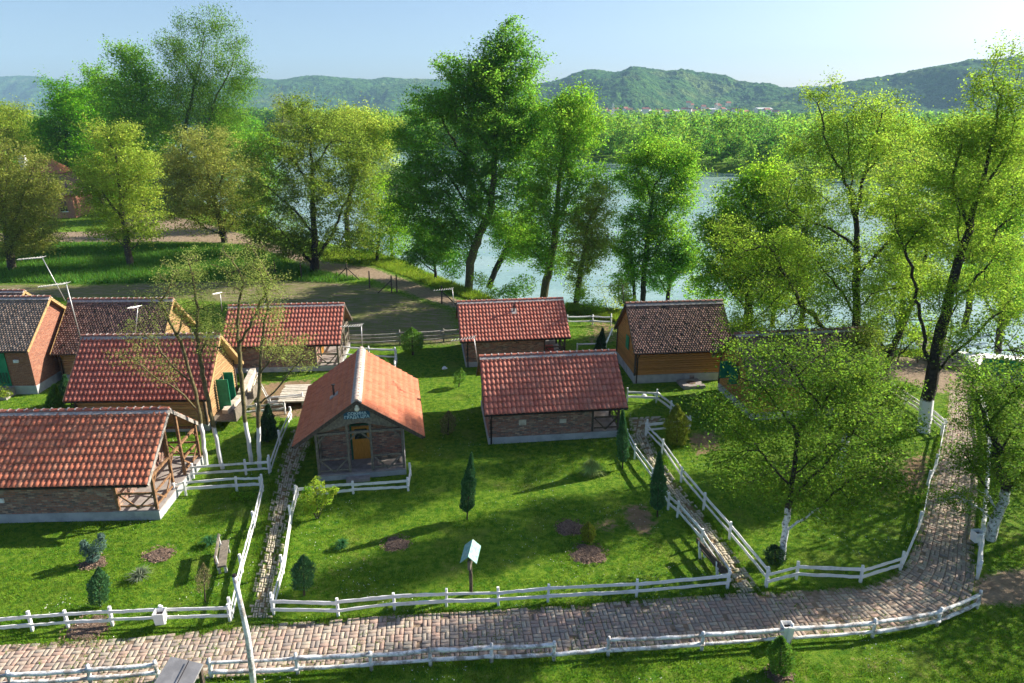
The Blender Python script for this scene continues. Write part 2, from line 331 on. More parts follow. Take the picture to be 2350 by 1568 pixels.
# ground sheet, spacing grows with distance
na, nr = 420, 460
ang = np.linspace(R(-66), R(66), na); yy = np.geomspace(3.5, 6000, nr)
A, Yg = np.meshgrid(np.tan(ang), yy); gx = A * (Yg + 6); gy = Yg.copy()
gxf, gyf = gx.ravel(), gy.ravel()
rd = polydist(gxf, gyf, RIVER); inside = inpoly(gxf, gyf, RIVER)
gz = np.where(inside, -np.clip(rd / 2.2, 0, 1) * 3.2, 0) + np.where(~inside, -.25 * np.clip(1 - rd / 3, 0, 1), 0)
gz += (fbm(gxf * .35, gyf * .35) - .5) * .10 * np.clip(rd / 5, 0, 1)
ii = (np.arange(nr - 1)[:, None] * na + np.arange(na - 1)[None]).ravel()
GF = np.stack([ii, ii + 1, ii + 1 + na, ii + na], 1)
def lawn_mat():
    m, nt = new_mat('ground_turf'); v = obj_vec(nt)
    at = N(nt, 'ShaderNodeAttribute', attribute_name='mask').outputs['Color']
    sp = N(nt, 'ShaderNodeSeparateColor', {0: at})
    n1, n2, n3 = noise(nt, v, .55, 5, .6), noise(nt, v, 3.2, 5, .65), noise(nt, v, 14, 4)
    g = mix(nt, ramp(nt, n2, .35, .65), (.05,.145,.009), (.165,.27,.022))
    g = mix(nt, mth(nt, 'MULTIPLY', ramp(nt, n1, .52, .72), .6), g, (.20,.24,.045))
    g = mix(nt, mth(nt, 'MULTIPLY', ramp(nt, n3, .62, .78), .5), g, (.20,.17,.08))
    tall = mix(nt, ramp(nt, n2, .35, .65), (.04,.125,.018), (.08,.19,.025))
    fld = mix(nt, ramp(nt, noise(nt, obj_vec(nt, (.4, 1.8, 1)), 1.6, 6, .65), .36, .60), (.27,.205,.155), (.15,.18,.05))
    drt = mix(nt, ramp(nt, n2, .3, .7), (.24,.175,.125), (.36,.28,.205))
    dry = mix(nt, ramp(nt, n2, .3, .7), (.22,.15,.085), (.30,.21,.13))
    def msk(ch): return ramp(nt, mth(nt, 'ADD', sp.outputs[ch], mth(nt, 'MULTIPLY', mth(nt, 'SUBTRACT', mth(nt, 'MULTIPLY_ADD', n2, .6, mth(nt, 'MULTIPLY', n3, .4)), .5), 1.1)), .42, .62)
    col = mix(nt, msk(2), g, tall); col = mix(nt, msk(1), col, fld); col = mix(nt, msk(0), col, drt)
    al = N(nt, 'ShaderNodeAttribute', attribute_name='dry').outputs['Fac']
    col = mix(nt, ramp(nt, mth(nt, 'ADD', al, mth(nt, 'MULTIPLY', mth(nt, 'SUBTRACT', n2, .5), 1.2)), .45, .75), col, dry)
    fin(nt, col, .95, mth(nt, 'ADD', n3, noise(nt, v, 45, 3)), .8, .05, .1)
    return m
MAT['turf'] = lawn_mat()
ground = mesh_np('ground', np.stack([gxf, gyf, gz], 1), GF, MAT['turf'], smooth=True)
mk = np.zeros((len(gxf), 4), np.float32); mk[:, 3] = 1
sel = gyf < 220
X_, Y_ = gxf[sel], gyf[sel]
mk[sel, 0] = np.maximum.reduce([smask(X_, Y_, ROADP, 1.6) * .9, smask(X_, Y_, RDIRT, .8), smask(X_, Y_, PIERD, 1.2) * .9, smask(X_, Y_, MAINP, .3) * .85])
mk[sel, 1] = smask(X_, Y_, FIELD, 2.5); mk[sel, 2] = smask(X_, Y_, TALL, 2.0)
ca = ground.data.color_attributes.new('mask', 'FLOAT_COLOR', 'POINT'); ca.data.foreach_set('color', mk.ravel())
dr = np.zeros(len(gxf), np.float32)
dr[sel] = np.maximum.reduce([smask(X_, Y_, p, .7) for p in DRY] + [smask(X_, Y_, np.vstack([PB, [[30, 18, 0], [30, 5, 0], [-30, 5, 0]]]), 1.0) * .42, smask(X_, Y_, GP([(1980,1000),(2150,1030),(2120,1180),(2000,1180),(1900,1080)]), 2) * .6] + [smask(X_, Y_, BANKDRY, 2) * .7, smask(X_, Y_, CENP, .5) * .75, smask(X_, Y_, DIAGP, .5) * .85, np.clip(1 - polydist(X_, Y_, PT, False) / .5, 0, 1) * .6, fbm(X_ * .22, Y_ * .22) * .5])
da = ground.data.attributes.new('dry', 'FLOAT', 'POINT'); da.data.foreach_set('value', dr)
tag(ground, kind='structure')

# river
def water_mat():
    m, nt = new_mat('river_water'); v = obj_vec(nt, (.55, 1.0, 1))
    w = mth(nt, 'ADD', noise(nt, v, .55, 5, .6), mth(nt, 'MULTIPLY', noise(nt, v, 2.4, 4, .6), .5))
    col = mix(nt, ramp(nt, noise(nt, obj_vec(nt, (.05, .16, 1)), 1.0, 4), .4, .62), (.24,.38,.385), (.31,.44,.44))
    fin(nt, col, .16, w, .45, .30, .5)
    return m
wy = np.geomspace(36, 2500, 60); wa = np.linspace(-1.6, 1.9, 60)
WX, WY = np.meshgrid(wa, wy); WX = WX * WY
wi = (np.arange(59)[:, None] * 60 + np.arange(59)[None]).ravel()
river = mesh_np('river', np.stack([WX.ravel(), WY.ravel(), np.full(3600, -1.6)], 1), np.stack([wi, wi+1, wi+61, wi+60], 1), water_mat())
tag(river, kind='structure')

# ------------------------------------------------------------------ brick paths
MAT['paver'] = tile_mat('worn_paving_brick', [(.43,.315,.25),(.36,.285,.24),(.48,.39,.31),(.29,.255,.23),(.45,.31,.25),(.38,.335,.28),(.49,.425,.335)], (.24,.22,.16), (.60, .80), .9)
MAT['paver_pale'] = tile_mat('mossy_pale_paving', [(.50,.44,.34),(.42,.38,.30),(.56,.49,.38),(.38,.36,.27)], (.25,.28,.12), (.50, .68), .95)
def brick_path(name, La, Lb, cell, gap, drop, edge_drop, lift, mat='paver'):
    n = 400; a, l1 = resample(La, n); b, l2 = resample(Lb, n)
    if len(La) > 10:   # square the courses to the path: pair each point of one edge with the nearest of the other
        t1 = np.array([np.argmin(np.hypot(*(b - p)[:, :2].T)) for p in a]); t2 = np.array([np.argmin(np.hypot(*(a - p)[:, :2].T)) for p in b])
        t1 = np.maximum.accumulate(t1); k = np.ones(41) / 41; t = np.convolve(np.pad((t1 + np.interp(np.arange(n), np.maximum.accumulate(t2) + np.arange(n) * 1e-6, np.arange(n))) / 2, 20, 'edge'), k, 'valid')
        sel = (np.arange(n) > 4) & (t1 > 0); i0 = int(np.argmax(sel)); a = a[i0:]; t = t[i0:]; b = np.stack([np.interp(t, np.arange(n), b[:, q]) for q in range(3)], 1); n = len(a)
        l1 = np.linalg.norm(np.diff(a, axis=0), axis=1).sum(); l2 = np.linalg.norm(np.diff(b, axis=0), axis=1).sum()
    L = (l1 + l2) / 2; W = np.mean(np.linalg.norm(a - b, axis=1))
    nu, nv = int(L / cell), max(2, round(W / cell)); V, F = [], []
    def P(u, v):
        t = min(max(u / nu * (n - 1), 0), n - 1.001); i = int(t); f = t - i
        pa = a[i] * (1 - f) + a[i+1] * f; pb = b[i] * (1 - f) + b[i+1] * f; return pa + (pb - pa) * (v / nv)
    for i in range(nu):
        for j in range(nv):
            hor = (i + j) % 2
            for k in range(2):
                ed = j == 0 or j == nv - 1
                if random.random() < (edge_drop if ed else drop): continue
                g = gap / cell / 2; q = lambda: random.uniform(-.02, .02)
                if hor: u0, u1, v0, v1 = i + g, i + 1 - g, j + k * .5 + g, j + k * .5 + .5 - g
                else: u0, u1, v0, v1 = i + k * .5 + g, i + k * .5 + .5 - g, j + g, j + 1 - g
                cs = [P(u0+q(), v0+q()), P(u1+q(), v0+q()), P(u1+q(), v1+q()), P(u0+q(), v1+q())]
                z = lift + random.uniform(-.008, .008); tl = [random.uniform(-.006, .006) for _ in range(4)]
                ctr = sum(cs) / 4; o = len(V)
                for c in cs: V.append((c[0], c[1], -.06))
                for c, t in zip(cs, tl): V.append((c[0], c[1], z - .012 + t))
                for c, t in zip(cs, tl): d = ctr + (c - ctr) * .88; V.append((d[0], d[1], z + t))
                for s0 in (0, 4):
                    for e in range(4): F.append((o+s0+e, o+s0+(e+1) % 4, o+s0+4+(e+1) % 4, o+s0+4+e))
                F.append((o+8, o+9, o+10, o+11))
    ob = mesh_np(name, np.array(V), np.array(F), MAT[mat])
    tag(ob, kind='structure'); return ob
brick_path('main_path', PT, PB, .31, .026, .012, .18, .030)
brick_path('middle_path', CT_L, CT_R, .27, .05, .26, .5, .045, 'paver_pale')
brick_path('side_path', DG_L, DG_R, .27, .045, .16, .42, .045, 'paver_pale')

# ------------------------------------------------------------------ cabins
def tile_field(name, tmpl_v, tmpl_f, us, ss, L0, ridge, sgn, th, mat, parent, jit=.004, stagger=0.0, lift_s=None):
    """copies one tile over a roof slope; us along ridge (x), ss down slope"""
    T = np.array(tmpl_v); U, S = np.meshgrid(us, ss); U = U + (np.arange(len(ss))[:, None] % 2) * stagger
    U, S = U.ravel(), S.ravel(); n = len(U)
    P = T[None] + np.stack([U, S, np.zeros(n)], 1)[:, None]
    P[:, :, 2] += rng.normal(0, jit, (n, 1)) + (T[None, :, 1] - .2) * rng.normal(0, jit * 3, (n, 1))
    P[:, :, 0] += rng.normal(0, jit * .7, (n, 1))
    d = np.array([0, sgn * math.cos(th), -math.sin(th)]); nn = np.array([0, sgn * math.sin(th), math.cos(th)])
    W = np.zeros((n, len(T), 3)); W[:, :, 0] = P[:, :, 0]
    W += P[:, :, 1:2] * d + P[:, :, 2:3] * nn; W[:, :, 2] += ridge
    tf = np.array(tmpl_f)
    if sgn > 0: tf = tf[:, ::-1]
    F = tf[None] + (np.arange(n) * len(T))[:, None, None]
    return mesh_np(name, W.reshape(-1, 3), F.reshape(-1, 4), mat, parent, smooth=True)
def wave_tile(p, l, A):
    nu, V, F = 9, [], []
    for sy, off in ((-.03, -.012), (l * .5, .012), (l, .036)):
        for i in range(nu): u = i / (nu - 1); V.append(((u - .5) * p * 1.02, sy, A * abs(math.sin(math.pi * u)) ** .85 + off))
    for i in range(nu): V.append((V[2*nu+i][0], l, V[2*nu+i][2] - .035))
    for r in range(3):
        for i in range(nu - 1): o = r * nu + i; F.append((o, o + nu, o + nu + 1, o + 1))
    return V, F
def flat_tile(p, l):
    V = [(-p*.47, -.02, .0), (p*.47, -.02, .0), (p*.47, l*.82, .02), (p*.25, l*1.02, .024), (-p*.25, l*1.02, .024), (-p*.47, l*.82, .02)]
    V += [(x, y, z - .018) for x, y, z in V]
    F = [(0, 5, 2, 1), (5, 4, 3, 2), (5, 11, 10, 4), (4, 10, 9, 3), (3, 9, 8, 2), (0, 6, 11, 5), (2, 8, 7, 1)]
    return V, F

def cabin(name, label, corner, csign, rot, L, W, hf, eave, ridge, ohl, ohr, ohy, wall, roof, porch=0.0, cat='cabin', posts=(0, .36, .63, 1), timber='mid_wood', barge='dark_wood', ridge_m='ridge_red', pipe=None, door='door_wood', detail=True):
    rz = R(rot); cr, sr = math.cos(rz), math.sin(rz); lx, ly = csign[0] * L / 2, csign[1] * W / 2
    root = thing(name, label, cat, (corner[0] - (cr * lx - sr * ly), corner[1] - (sr * lx + cr * ly), 0), rz)
    half = W / 2 + ohy; th = math.atan2(ridge - eave, half); S = math.hypot(half, ridge - eave); sl = (ridge - eave) / half
    zr = lambda y: ridge - abs(y) * sl - .10 / math.cos(th)
    x0, x1 = -L / 2, L / 2; xw = x1 - porch
    MB().box(x0 - .04, -W/2 - .04, -.3, x1 + .04, W/2 + .04, hf).build('foundation', MAT['concrete'], root)
    # walls
    if wall in ('brick_old', 'brick_red'):
        b = MB(); b.prism([(-W/2, hf), (W/2, hf), (W/2, zr(W/2)), (0, zr(0)), (-W/2, zr(W/2))], (x0, xw)); b.build('wall', MAT[wall], root)
    else:
        b = MB(); bh = .155; z = hf
        b.prism([(-W/2 + .04, hf), (W/2 - .04, hf), (W/2 - .04, zr(W/2)), (0, zr(0) - .05), (-W/2 + .04, zr(W/2))], (x0 + .04, xw - .04))
        while z < zr(0) - .08:
            zt = min(z + bh, zr(0)); 
            for yv, nx in ((-W/2, 0), (W/2, 0)):
                if zt <= zr(W/2) + .02:
                    s_ = -1 if yv < 0 else 1
                    pr = [(yv + s_*.0 - s_*.05, z), (yv + s_*.0, z + .02), (yv + s_*.012, (z + zt)/2), (yv, zt - .02), (yv - s_*.05, zt - .004)]
                    b.prism(pr if s_ < 0 else pr[::-1], (x0, xw))
            hw = W/2 if zt <= zr(W/2) else max(.05, (zr(0) - zt) / sl)
            for xv, s_ in ((x0, -1), (xw, 1)):
                pr = [(xv - s_*.05, z), (xv, z + .02), (xv + s_*.012, (z + zt)/2), (xv, zt - .02), (xv - s_*.05, zt - .004)]
                vs = [(x, -hw, zz) for x, zz in pr] + [(x, hw, zz) for x, zz in pr]; n = 5
                fs = [(4,3,2,1,0), (5,6,7,8,9)] + [(i, (i+1) % n, n + (i+1) % n, n + i) for i in range(n)]
                if s_ > 0: fs = [f[::-1] for f in fs]
                b.add(vs, fs)
            z += bh
        b.build('wall', MAT[wall], root)
        for sx, sy in ((x0, -1), (x0, 1), (xw, -1), (xw, 1)):
            MB().box(sx - .06, sy * W/2 - .06, hf + .002, sx + .06, sy * W/2 + .06, zr(W/2)).build('corner_board', MAT['dark_wood'], root)
    # roof: deck with tiles
    rx0, rx1 = x0 - ohl, x1 + ohr
    b = MB(); b.prism([(0, ridge - .01), (-half, eave - .01), (-half, eave - .09), (0, ridge - .09)], (rx0 + .02, rx1 - .02))
    b.prism([(half, eave - .01), (0, ridge - .01), (0, ridge - .09), (half, eave - .09)], (rx0 + .02, rx1 - .02))
    rf = b.build('roof', MAT['brown_wood'] if barge != 'yellow_wood' else MAT['yellow_wood'], root)
    Lr = rx1 - rx0
    if roof in ('tile_red', 'tile_old', 'tile_maroon', 'tile_coral'):
        p, ln, A_ = (.235, .37, .062) if roof != 'tile_coral' else (.20, .36, .05)
        nu = round(Lr / p); p = Lr / nu; ns = round((S + .05) / ln); ln = (S + .05) / ns; tv, tf = wave_tile(p, ln, A_); st = 0
    else:
        p, ln = .17, .15; nu = round(Lr / p); p = Lr / nu; ns = round((S + .03) / ln); ln = (S + .03) / ns; tv, tf = flat_tile(p, ln); st = p / 2
    us = rx0 + (np.arange(nu) + .5) * p - (st / 2 if st else 0); ss = np.arange(ns) * ln
    for sg in (-1, 1): tile_field('tiles', tv, tf, us, ss, 0, ridge + .02, sg, th, MAT[roof], rf, stagger=st, jit=.003 if not st else .005)
    # ridge caps bedded in mortar
    b = MB(); m = max(3, round(Lr / .36)); cl = Lr / m
    for i in range(m):
        xa = rx0 + i * cl; k = 7; vs = []
        for xx, r in ((xa - .03, .125), (xa + cl, .108)):
            for j in range(k): t = math.pi * (j / (k - 1)); vs.append((xx, math.cos(t) * r * 1.05, ridge + .035 + math.sin(t) * r * .9 + random.uniform(-.004, .004)))
        b.add(vs, [(j, j+1, k+j+1, k+j) for j in range(k-1)] + [tuple(range(k-1, -1, -1)), tuple(range(k, 2*k))])
    b.build('ridge_cap', MAT[ridge_m], rf, smooth=False)
    b = MB()
    for sg in (-1, 1):
        y1, zz = sg * .24, ridge - .24 * sl + .085
        b.beam((rx0, sg*.12, ridge - .12*sl + .08), (rx1, sg*.12, ridge - .12*sl + .08), .26, .06, up=(0, sg*math.sin(th), math.cos(th)), n=40, jit=.008)
    for i in range(1, m): b.beam((rx0 + i*cl - .05, -.11, ridge + .12), (rx0 + i*cl - .05, .11, ridge + .12), .06, .05, jit=.01, n=2)
    b.build('ridge_mortar', MAT['mortar'], rf)
    # barge boards and gutters
    for xe in (rx0, rx1):
        b = MB()
        for sg in (-1, 1): b.beam((xe, 0, ridge - .05), (xe, sg * (half + .01), eave - .05), .035, .17, up=(0, sg*math.sin(th), math.cos(th)))
        b.build('barge_board', MAT[barge], root)
    for sg in (-1, 1):
        MB().beam((rx0 + .03, sg * (half + .05), eave - .03), (rx1 - .03, sg * (half + .05), eave - .05), .10, .075).build('gutter', MAT['dark_metal'], root)
    if detail:
        xd = x0 + .12
        b = MB(); b.tube([(xd, -half - .04, eave - .07), (xd, -half - .03, eave - .16), (xd, -W/2 - .09, eave - .42), (xd, -W/2 - .09, .04)], .04, 8); b.build('downpipe', MAT['dark_metal'], root, smooth=True)
    if pipe:
        px, py = pipe; z = ridge - abs(py) * sl
        b = MB(); b.tube([(px, py, z - .1), (px, py, z + .62)], .055, 10); b.tube([(px, py, z + .64), (px, py, z + .68)], [.10, .10], 10); fp = b.build('flue_pipe', MAT['dark_metal'], rf, smooth=False)
        MB().beam((px, py - .2, z + .2*sl*(1 if py < 0 else -1) * -1 + .09), (px, py + .2, z + .2*sl*(1 if py < 0 else -1) + .09), .34, .05).build('flashing', MAT['mortar'], rf)
    if porch:
        MB().box(xw + .003, -W/2 - .02, hf - .02, x1 + .06, W/2 + .02, hf + .035).build('porch_floor', MAT['slab'], root)
        xe = x1 - .06; ys = [-W/2 + .06 + f * (W - .12) for f in posts]; zf = hf + .03
        t = .12
        for y in ys: MB().box(xe - t/2, y - t/2, zf, xe + t/2, y + t/2, zr(y) - .005).build('post', MAT[timber], root, bevel=.008)
        for y in (-W/2 + .06, W/2 - .06): MB().box(xw + .005, y - t/2, zf, xw + t, y + t/2, zr(y) - .03).build('post', MAT[timber], root, bevel=.008)
        zb = zr(W/2) - .13
        b = MB(); b.beam((xe + .004, -W/2 + .1, zb), (xe + .004, W/2 - .1, zb), .09, .12)
        b.build('tie_beam', MAT[timber], root)
        for sy in (-1, 1): MB().beam((xw + t + .003, sy*(W/2 - .06), zb - .002), (xe - t/2 - .003, sy*(W/2 - .06), zb - .002), .09, .11).build('tie_beam', MAT[timber], root)
        def brace(p, q, rail=True):
            p, q = Vector(p), Vector(q); d = (q - p).normalized(); p, q = p + d * .062, q - d * .062
            b = MB(); hz = Vector((0, 0, .80)); lo = Vector((0, 0, .18))
            b.beam(p + hz, q + hz, .06, .09); mid = (p + q) / 2
            b.beam(p + hz*.95, mid + lo*.4, .045, .07); b.beam(q + hz*.95, mid + lo*.4 + Vector((0,0,.002)), .043, .07)
            b.beam(p + lo, q + lo, .05, .07); b.build('railing', MAT[timber], root)
        brace((xw + .1, -W/2 + .06, zf), (xe, -W/2 + .06, zf)); brace((xw + .1, W/2 - .06, zf), (xe, W/2 - .06, zf))
        brace((xe, ys[0], zf), (xe, ys[1], zf)); brace((xe, ys[-2], zf), (xe, ys[-1], zf))
        for y, s_ in ((ys[0], 1), (ys[1], 1), (ys[2], -1), (ys[-1], -1)):
            MB().beam((xe + .002, y + s_*.06, zb - .42), (xe + .002, y + s_*.42, zb - .06), .05, .07).build('corner_brace', MAT[timber], root)
        # door into the porch
        yd = (ys[1] + ys[2]) / 2
        d = MB().box(xw + .002, yd - .42, hf + .03, xw + .05, yd + .42, hf + 1.82).build('door', MAT[door], root)
        MB().box(xw + .052, yd - .30, hf + 1.15, xw + .058, yd + .30, hf + 1.70).build('pane', MAT['glass'], d)
        b = MB()
        for y in (yd - .47, yd + .47): b.box(xw + .004, y - .045, hf + .03, xw + .08, y + .045, hf + 1.88)
        b.box(xw + .004, yd - .515, hf + 1.882, xw + .08, yd + .515, hf + 1.97); b.build('door_frame', MAT['dark_green'], root)
    return root, dict(x0=x0, x1=x1, xw=xw, W=W, hf=hf, zr=zr, ridge=ridge, eave=eave, half=half, rx1=rx1, rx0=rx0, sl=sl, L=L)

C1, d1 = cabin('brick_cabin', 'brick cabin with brown timber porch, its long red roof cut by the left edge', (-15.35, 25.7), (1, -1), 2.5, 8.8, 4.87, .42, 1.98, 4.1, .3, .02, .45, 'brick_old', 'tile_old', porch=1.75, timber='brown_wood', barge='grey_wood', posts=(0, .36, .62, 1))
C2, d2 = cabin('brick_cabin', 'brick cabin with coral gable roof and a blue sign under its peak', (-5.2, 29.55), (1, 1), -80, 6.9, 4.12, .30, 2.05, 4.12, .25, .22, .93, 'brick_old', 'tile_coral', porch=1.35, timber='mid_wood', ridge_m='ridge_pale', pipe=(.9, -1.25), posts=(0, .36, .63, 1))
C3, d3 = cabin('brick_cabin', 'brick cabin with red tile roof and porch standing beside the diagonal path', (-1.23, 32.71), (-1, -1), 7, 7.1, 4.87, .36, 1.9, 4.05, .25, .28, .42, 'brick_old', 'tile_red', porch=1.55, timber='dark_wood')
C4, d4 = cabin('brick_cabin', 'brick cabin with red tile roof and a thin flue pipe, behind the nearer lawn cabin', (-3.16, 44.06), (-1, -1), 7.5, 6.95, 4.8, .36, 2.0, 3.98, .4, .25, .45, 'brick_old', 'tile_red', porch=1.55, timber='dark_wood', pipe=(.05, -.9))
C5, d5 = cabin('log_cabin', 'varnished board cabin with steep dark shingle-like roof on a pale concrete base', (7.93, 41.15), (-1, -1), 6, 5.85, 4.6, .55, 2.2, 4.72, .2, .55, .35, 'log', 'tile_dark', ridge_m='ridge_dark')
C6, d6 = cabin('log_cabin', 'varnished board cabin with a green shutter, mostly hidden behind the big lawn tree', (13.75, 35.6), (-1, -1), 8, 7.6, 4.6, .45, 2.2, 4.45, .45, .3, .4, 'log', 'tile_dark', ridge_m='ridge_dark')
C7, d7 = cabin('log_cabin', 'board cabin with steep maroon tile roof behind the thin white-trunked trees', (-23.7, 34.0), (-1, -1), 2, 6.9, 4.7, .4, 2.1, 4.82, .3, .45, .45, 'log_pale', 'tile_maroon', barge='yellow_wood', ridge_m='ridge_dark')
C8, d8 = cabin('log_cabin', 'board cabin with dark flat-tiled roof squeezed behind the maroon roofed cabin', (-29.2, 41.4), (-1, -1), 1.5, 6.3, 5.0, .5, 2.1, 4.85, .2, .4, .45, 'log_pale', 'tile_dark', barge='yellow_wood', ridge_m='ridge_dark')
C9, d9 = cabin('brick_house', 'orange brick house with green door and greyish tiled roof at the left edge', (-29.67, 39.44), (1, -1), 1, 9.0, 5.4, .55, 2.98, 5.5, .3, .3, .40, 'brick_red', 'tile_grey', barge='yellow_wood', ridge_m='ridge_dark', cat='house')
C10, d10 = cabin('brick_cabin', 'brick cabin with pinkish red tile roof seen through the budding branches by the ploughed field', (-19.0, 42.9), (-1, -1), 4.6, 7.3, 4.8, .36, 2.0, 4.0, .3, .25, .42, 'brick_old', 'tile_red', porch=1.6, timber='mid_wood')
C11, d11 = cabin('log_cabin', 'board cabin of which only a yellow gable tip shows over the brick house roof', (-36.2, 46.4), (1, -1), 1, 6, 4.6, .4, 2.05, 4.2, .2, .45, .4, 'log', 'tile_dark', barge='yellow_wood', ridge_m='ridge_dark')

# extra parts of single cabins
def cut(root, name, mat, boxes, bevel=0.0):
    b = MB()
    for q in boxes: b.box(*q)
    return b.build(name, MAT[mat], root, bevel=bevel)
# C2: sign board with lettering, lamp, bench
x = d2['x1'] + .05
g = MB(); g.prism([(-1.95, d2['zr'](1.95) - .02), (-1.55, d2['zr'](1.95) - .02), (0, 3.0), (1.55, d2['zr'](1.95) - .02), (1.95, d2['zr'](1.95) - .02), (0, d2['zr'](0) - .03)], (x - .02, x + .012)); g.build('gable_board', MAT['mid_wood'], C2)
sb = MB().box(x + .014, -.64, 3.20, x + .045, .56, 3.56).build('sign_board', surf('blue_sign_paint', (.015,.075,.14), (.02,.10,.17), 3, rough=.5, bump=.05), C2)
ltr = surf('pale_letter_paint', (.42,.60,.66), (.55,.70,.74), 8, rough=.6, bump=.05)
for txt, z, y, sz in (('СОКИНА', 3.40, -.02, .20), ('ГРАДА ЦВА', 3.225, -.04, .20)):
    cu = bpy.data.curves.new('lettering', 'FONT'); cu.body = txt; cu.size = sz; cu.extrude = .006; cu.align_x = 'CENTER'; cu.offset = .004
    tmp = link(bpy.data.objects.new('lettering_curve', cu)); bpy.context.view_layer.update(); me = bpy.data.meshes.new_from_object(tmp.evaluated_get(bpy.context.evaluated_depsgraph_get())); bpy.data.objects.remove(tmp)
    me.materials.clear(); me.materials.append(ltr); t = link(bpy.data.objects.new('lettering', me), sb); t.location = (x + .051, y, z); t.rotation_euler = (math.pi / 2, 0, math.pi / 2)
b = MB(); zc = 3.74
for k, (r, z0) in enumerate(((.05, .20), (.09, .16), (.06, .12), (.11, .08), (.13, .0), (.10, -.09), (.05, -.13))): pass
b.tube([(x + .14, 0, zc + z0) for z0 in (-.14, -.10, -.02, .06, .10, .12, .18, .22)], [.03, .09, .125, .11, .06, .09, .06, .015], 12)
lamp = b.build('lantern', surf('lamp_glass', (.62,.60,.45), (.75,.73,.60), 5, rough=.25, bump=.05), C2, smooth=True)
cut(C2, 'step', 'slab', [(d2['x1'] + .065, -.75, -.05, d2['x1'] + .42, .35, .17)])
cut(C2, 'bench_seat', 'mid_wood', [(d2['x1'] - .75, .75, .70, d2['x1'] - .35, 1.85, .75), (d2['x1'] - .72, .8, .335, d2['x1'] - .66, .86, .70), (d2['x1'] - .72, 1.74, .335, d2['x1'] - .66, 1.80, .70)])
# C5: window shutter on the gable, side meter box
cut(C5, 'shutter', 'green', [(d5['x0'] - .09, -.75, 1.75, d5['x0'] - .05, -.1, 2.65)])
cut(C5, 'meter_box', 'slab', [(.75, -d5['W']/2 - .10, .12, 1.05, -d5['W']/2 - .041, .42)])
# C6: shutters standing open on the left gable
xg = d6['x0']
w = cut(C6, 'window', 'glass', [(xg - .045, -.1, 1.45, xg - .02, .75, 2.45)])
cut(C6, 'shutter', 'green', [(xg - .75, .80, 1.40, xg - .05, .845, 2.50)]); cut(C6, 'shutter', 'green', [(xg - .60, -.195, 1.40, xg - .05, -.15, 2.50)])
# C7: gable door leaf, balcony
xg = d7['x1']
cut(C7, 'door', 'glass', [(xg + .02, -.5, .45, xg + .05, .45, 2.2)]); cut(C7, 'shutter', 'green', [(xg + .05, -.62, .5, xg + .72, -.57, 2.35)]); cut(C7, 'shutter', 'green', [(xg + .05, .52, .5, xg + .6, .57, 2.35)])
cut(C7, 'balcony', 'mid_wood', [(xg + .06, -2.1, .42, xg + 1.5, 2.1, .50), (xg + 1.42, -2.1, .505, xg + 1.5, -.2, 1.15), (xg + 1.42, .9, .505, xg + 1.5, 2.1, 1.15)])
cut(C8, 'shutter', 'green', [(d8['x1'] + .05, -.6, 1.2, d8['x1'] + .55, -.55, 2.2)])
# C9: green front door with frame and stairs
yf = -d9['W'] / 2
xc = d9['x1'] - 2.0
dr9 = cut(C9, 'door', 'green', [(xc - .95, yf - .05, .56, xc + .55, yf - .005, 2.72)])
cut(dr9, 'pane', 'glass', [(xc - .55, yf - .062, 1.65, xc - .05, yf - .052, 2.5)])
b = MB()
for k in range(7): b.box(xc - .85 + k * .2, yf - .075, .75, xc - .72 + k * .2, yf - .052, 1.45)
b.build('door_panel', MAT['dark_green'], dr9)
cut(C9, 'lintel', 'dark_green', [(xc - 1.1, yf - .07, 2.722, xc + .65, yf - .004, 2.86)])
for k in range(3): cut(C9, 'step', 'slab', [(xc - 1.0, yf - .36 - .3 * (2 - k), -.05, xc + .7, yf - .06 - .3 * (2 - k), .18 + .18 * k)])
cut(C9, 'wall_lamp', 'white', [(xc + 1.05, yf - .14, 2.10, xc + 1.35, yf - .003, 2.30)], .03)
cut(C3, 'plaster_patch', 'stone', [(-1.95, -d3['W']/2 - .022, 1.0, -1.55, -d3['W']/2 - .003, 1.32)], .04); cut(C3, 'plaster_patch', 'stone', [(.25, -d3['W']/2 - .022, 1.0, .62, -d3['W']/2 - .003, 1.24)], .04)
cut(C4, 'bench_cover', 'red', [(d4['xw'] + .25, -1.6, .39, d4['xw'] + .9, -1.1, .95)], .06)
cut(C1, 'junction_box', 'white', [(-2.1, -d1['W']/2 - .05, 1.0, -1.93, -d1['W']/2 - .003, 1.2)])

# far brick house behind the left trees
hx, hy = -75.2, 114.0
fh = thing('brick_house', 'distant pink brick house with hipped roof, half hidden between the ochre trees', 'house', (hx, hy, 0), R(8))
MB().box(-4.3, -3.6, 0, 4.3, 3.6, 3.9).build('wall', brick_mat('pink_brick', [(.42,.16,.11),(.48,.20,.14),(.40,.15,.10)], (.40,.28,.22), (.50,.30,.22)), fh)
b = MB(); b.add([(-5.1,-4.4,3.7),(5.1,-4.4,3.7),(5.1,4.4,3.7),(-5.1,4.4,3.7),(-2.6,-1.9,6.9),(2.6,-1.9,6.9),(2.6,1.9,6.9),(-2.6,1.9,6.9)], [(0,1,5,4),(1,2,6,5),(2,3,7,6),(3,0,4,7),(3,2,1,0),(4,5,6,7)]); fr = b.build('roof', MAT['tile_dark'], fh)
b = MB(); b.add([(-3.0,-2.3,6.95),(3.0,-2.3,6.95),(3.0,2.3,6.95),(-3.0,2.3,6.95),(-1.0,0,9.0),(.8,0,9.0)], [(0,1,5,4),(1,2,5),(2,3,4,5),(3,0,4),(3,2,1,0)]); b.build('upper_roof', MAT['tile_coral'], fr)
MB().box(-3.9, -.6, 5, -3.0, .3, 9.6).build('chimney', MAT['white'], fr)
